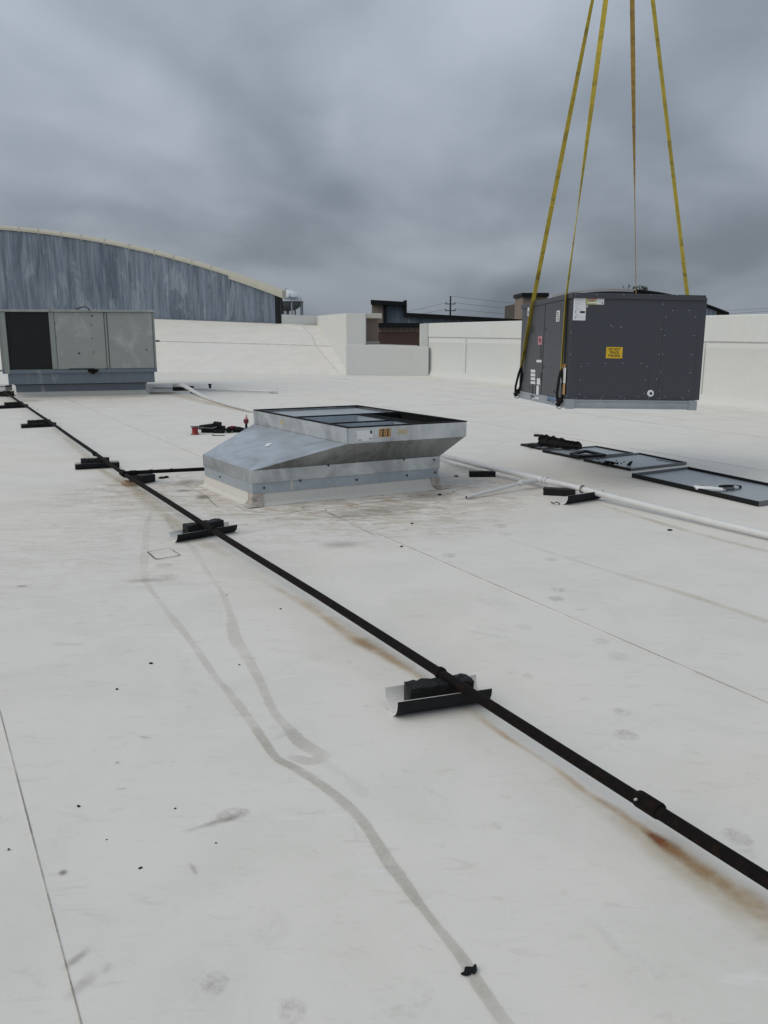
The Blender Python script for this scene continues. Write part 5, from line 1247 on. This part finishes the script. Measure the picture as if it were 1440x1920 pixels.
# ================================================================== TOOLS BEHIND THE ADAPTER
a = G(366, 815); e = empty('red_spool', a)
m = MB(); m.lathe([(.058, .012), (.050, .02), (.044, .06), (.050, .11), (.052, .118)], 18); m.build('wound_line', M_red, e, smooth=True)
m = MB(); m.lathe([(.066, 0), (.068, .006), (.064, .012)], 18); m.build('lower_flange', M_redd, e, smooth=True)
m = MB(); m.lathe([(.068, .118), (.070, .122), (.068, .127)], 18); m.build('upper_flange', M_toolgrey, e, smooth=True)
tag(e, 'small red spool standing on the white roof left of the black tool bag', 'spool')
a = G(402, 811.5); e = empty('tool_bag', a, R(-4)); rnd = random.Random(2)
m = MB(); m.box(-.20, .15, -.05, .14, 0, .10); m.build('bag_body', M_blackrub, e, .025)
m = MB(); m.box(-.22, .02, -.06, .05, .08, .145, T((0, 0, 0), 0, 0, R(-8))); m.build('bag_flap', M_black, e, .015)
m = MB(); m.box(-.02, .10, -.05, .04, .09, .175, T((0, 0, 0), 0, 0, R(6))); m.build('pouch', M_blackrub, e, .015)
m = MB(); m.tube([(-.24, -.06, .08), (-.14, -.075, .085), (-.02, -.07, .075), (.06, -.07, .10)], .010, 6); m.build('grey_strap', M_toolgrey, e)
m = MB(); m.tube([(.03, -.04, .16), (.10, -.05, .13), (.15, -.05, .08), (.20, -.03, .05)], .016, 8); m.build('handle_loop', M_black, e, smooth=True)
m = MB(); m.lathe([(.02, -.03), (.045, -.02), (.045, .02), (.02, .03)], 14, T((.235, -.02, .046), R(30), R(90))); m.build('round_pouch', M_blackrub, e, smooth=True)
m = MB(); m.box(.0, .16, -.10, -.02, .0, .06); m.build('side_pocket', M_black, e, .012)
m = MB(); m.box(-.25, -.20, -.05, .0, .06, .10); m.build('metal_clip', M_steel, e, .008)
tag(e, 'black tool bag lying open on the white roof behind the curb adapter', 'tool bag')
a = G(408, 817.5); o = MB().tube([(-.08, .03, .02), (-.07, -.01, .012), (-.01, -.02, .008), (.06, -.01, .008), (.10, .02, .010)], .007, 6).build('cable_loop', M_black, smooth=True); o.location = a; tag(o, 'short loop of black cable on the roof in front of the tool bag', 'cable')
a = G(444, 811); e = empty('cordless_drill', a, R(-12))
m = MB(); m.box(-.14, -.05, -.04, .04, .02, .09); m.build('battery', M_redd, e, .012)
m = MB(); m.tube([(-.06, 0, .05), (.02, 0, .05), (.10, 0, .045), (.15, 0, .04)], .04, 12, rs=[.036, .044, .036, .014]); m.build('motor_housing', M_blackrub, e, smooth=True)
m = MB(); m.box(-.06, .02, -.035, .035, .0, .05); m.build('grip', M_black, e, .012)
m = MB(); m.box(-.10, -.02, -.03, .03, .088, .1); m.build('red_trim', M_red, e, .004)
tag(e, 'red and black cordless drill on the roof between the tool bag and the adapter', 'drill')
a = G(462, 806); e = empty('impact_driver', a)
m = MB(); m.lathe([(.028, 0), (.03, .01), (.022, .03), (.018, .08), (.022, .10)], 12); m.build('grip', M_black, e, smooth=True)
m = MB(); m.lathe([(.026, .10), (.040, .115), (.042, .15), (.034, .17)], 14); m.build('motor_housing', M_redd, e, smooth=True)
m = MB(); m.lathe([(.034, .17), (.020, .195), (.012, .21)], 12, T((.004, 0, 0))); m.build('grey_nose', M_pink, e, smooth=True)
m = MB(); m.lathe([(.006, .205), (.006, .24)], 8, T((.010, 0, 0))); m.build('bit', M_black, e)
tag(e, 'red and black power driver standing upright behind the left edge of the curb adapter', 'driver')

# ================================================================== TAR CRUMBS ON THE ROOF
def crumb(x, y, r_, label, seed, grp='small black tar crumbs scattered on the roof', flat=.5, n=3):
    rnd = random.Random(seed); bm = bmesh.new()
    for j in range(n):
        bmesh.ops.create_icosphere(bm, subdivisions=2, radius=r_ * rnd.uniform(.45, .8), matrix=Matrix.Translation((rnd.uniform(-.6, .6) * r_, rnd.uniform(-.5, .5) * r_, r_ * .25)))
    for v in bm.verts:
        v.co *= 1 + .35 * mnoise.noise(v.co * (1.6 / r_) + Vector((seed, 0, 0))); v.co.z = max(v.co.z * flat, -.0) + .0045
    me = bpy.data.meshes.new('tar_crumb'); bm.to_mesh(me); bm.free(); me.materials.append(M_blackrub)
    o = bpy.data.objects.new('tar_crumb', me); col.objects.link(o); o.location = G(x, y); tag(o, label, 'debris', grp)
for i, (x, y, r_, lab) in enumerate((
    (262, 1631, .0075, 'largest black tar crumb near the lower left, right of the dark scuff'),
    (147, 1514, .006, 'black tar crumb close right of the left roof seam, above the dark scuff'),
    (328, 1518, .0048, 'black tar crumb left of the brown boot print'),
    (19, 1595, .007, 'black tar crumb left of the left roof seam'),
    (218, 1295, .008, 'black tar crumb left of the long dried streak, lower of the pair'),
    (283, 1246, .009, 'black tar crumb left of the long dried streak, upper of the pair'),
    (527, 1143, .008, 'round black crumb between the dried streak and the gas pipe'),
    (449, 1248, .0045, 'tiny black speck between the two dried streaks'),
    (406, 1583, .0035, 'tiny black speck below the brown boot print'),
    (200, 1577, .0035, 'tiny black speck above the large lower left crumb'),
    (425, 1117, .006, 'small speck at the upper end of the right dried streak'),
    (753, 1026, .012, 'black crumb resting by the roof seam right of the curb adapter'),
    (773, 983, .013, 'black crumb on the dirty membrane in front of the curb adapter'),
    (1256, 995, .020, 'black crumb below the white drain pipe on the right'),
    (856, 894, .02, 'sliver of black tar left of the wood block by the drain pipe'),
    (825, 929, .03, 'black shred standing on the patch edge at the right corner of the curb'),
    (307, 897, .045, 'black ring shaped scrap on the roof below the gas pipe branch'),
    (71, 768, .02, 'tiny speck on the roof right of the first pipe support'),
    )):
    crumb(x, y, r_, lab, i + 1, n=2 + i % 3, flat=.75 if r_ < .02 else .5)
# torn black scrap in the foreground
a = G(880, 1826); pts_ = [(458, 583), (500, 560), (515, 505), (545, 490), (590, 492), (615, 505), (640, 498), (648, 480), (670, 482), (680, 510), (672, 552), (640, 588), (608, 568), (590, 595), (530, 608)]
q = [G(800 + x / 7.2, 1750 + y / 7.2) - a for x, y in pts_]; n = len(q); rnd = random.Random(4)
m = MB(); m.quadbox([(p.x, p.y, .006) for p in q], [(p.x * .98, p.y * .98, .009 + rnd.uniform(0, .008)) for p in q]); o = m.build('torn_scrap', M_blackrub); o.location = a
tag(o, 'torn black rubber scrap with a hooked tip on the dried streak at the bottom', 'scrap')
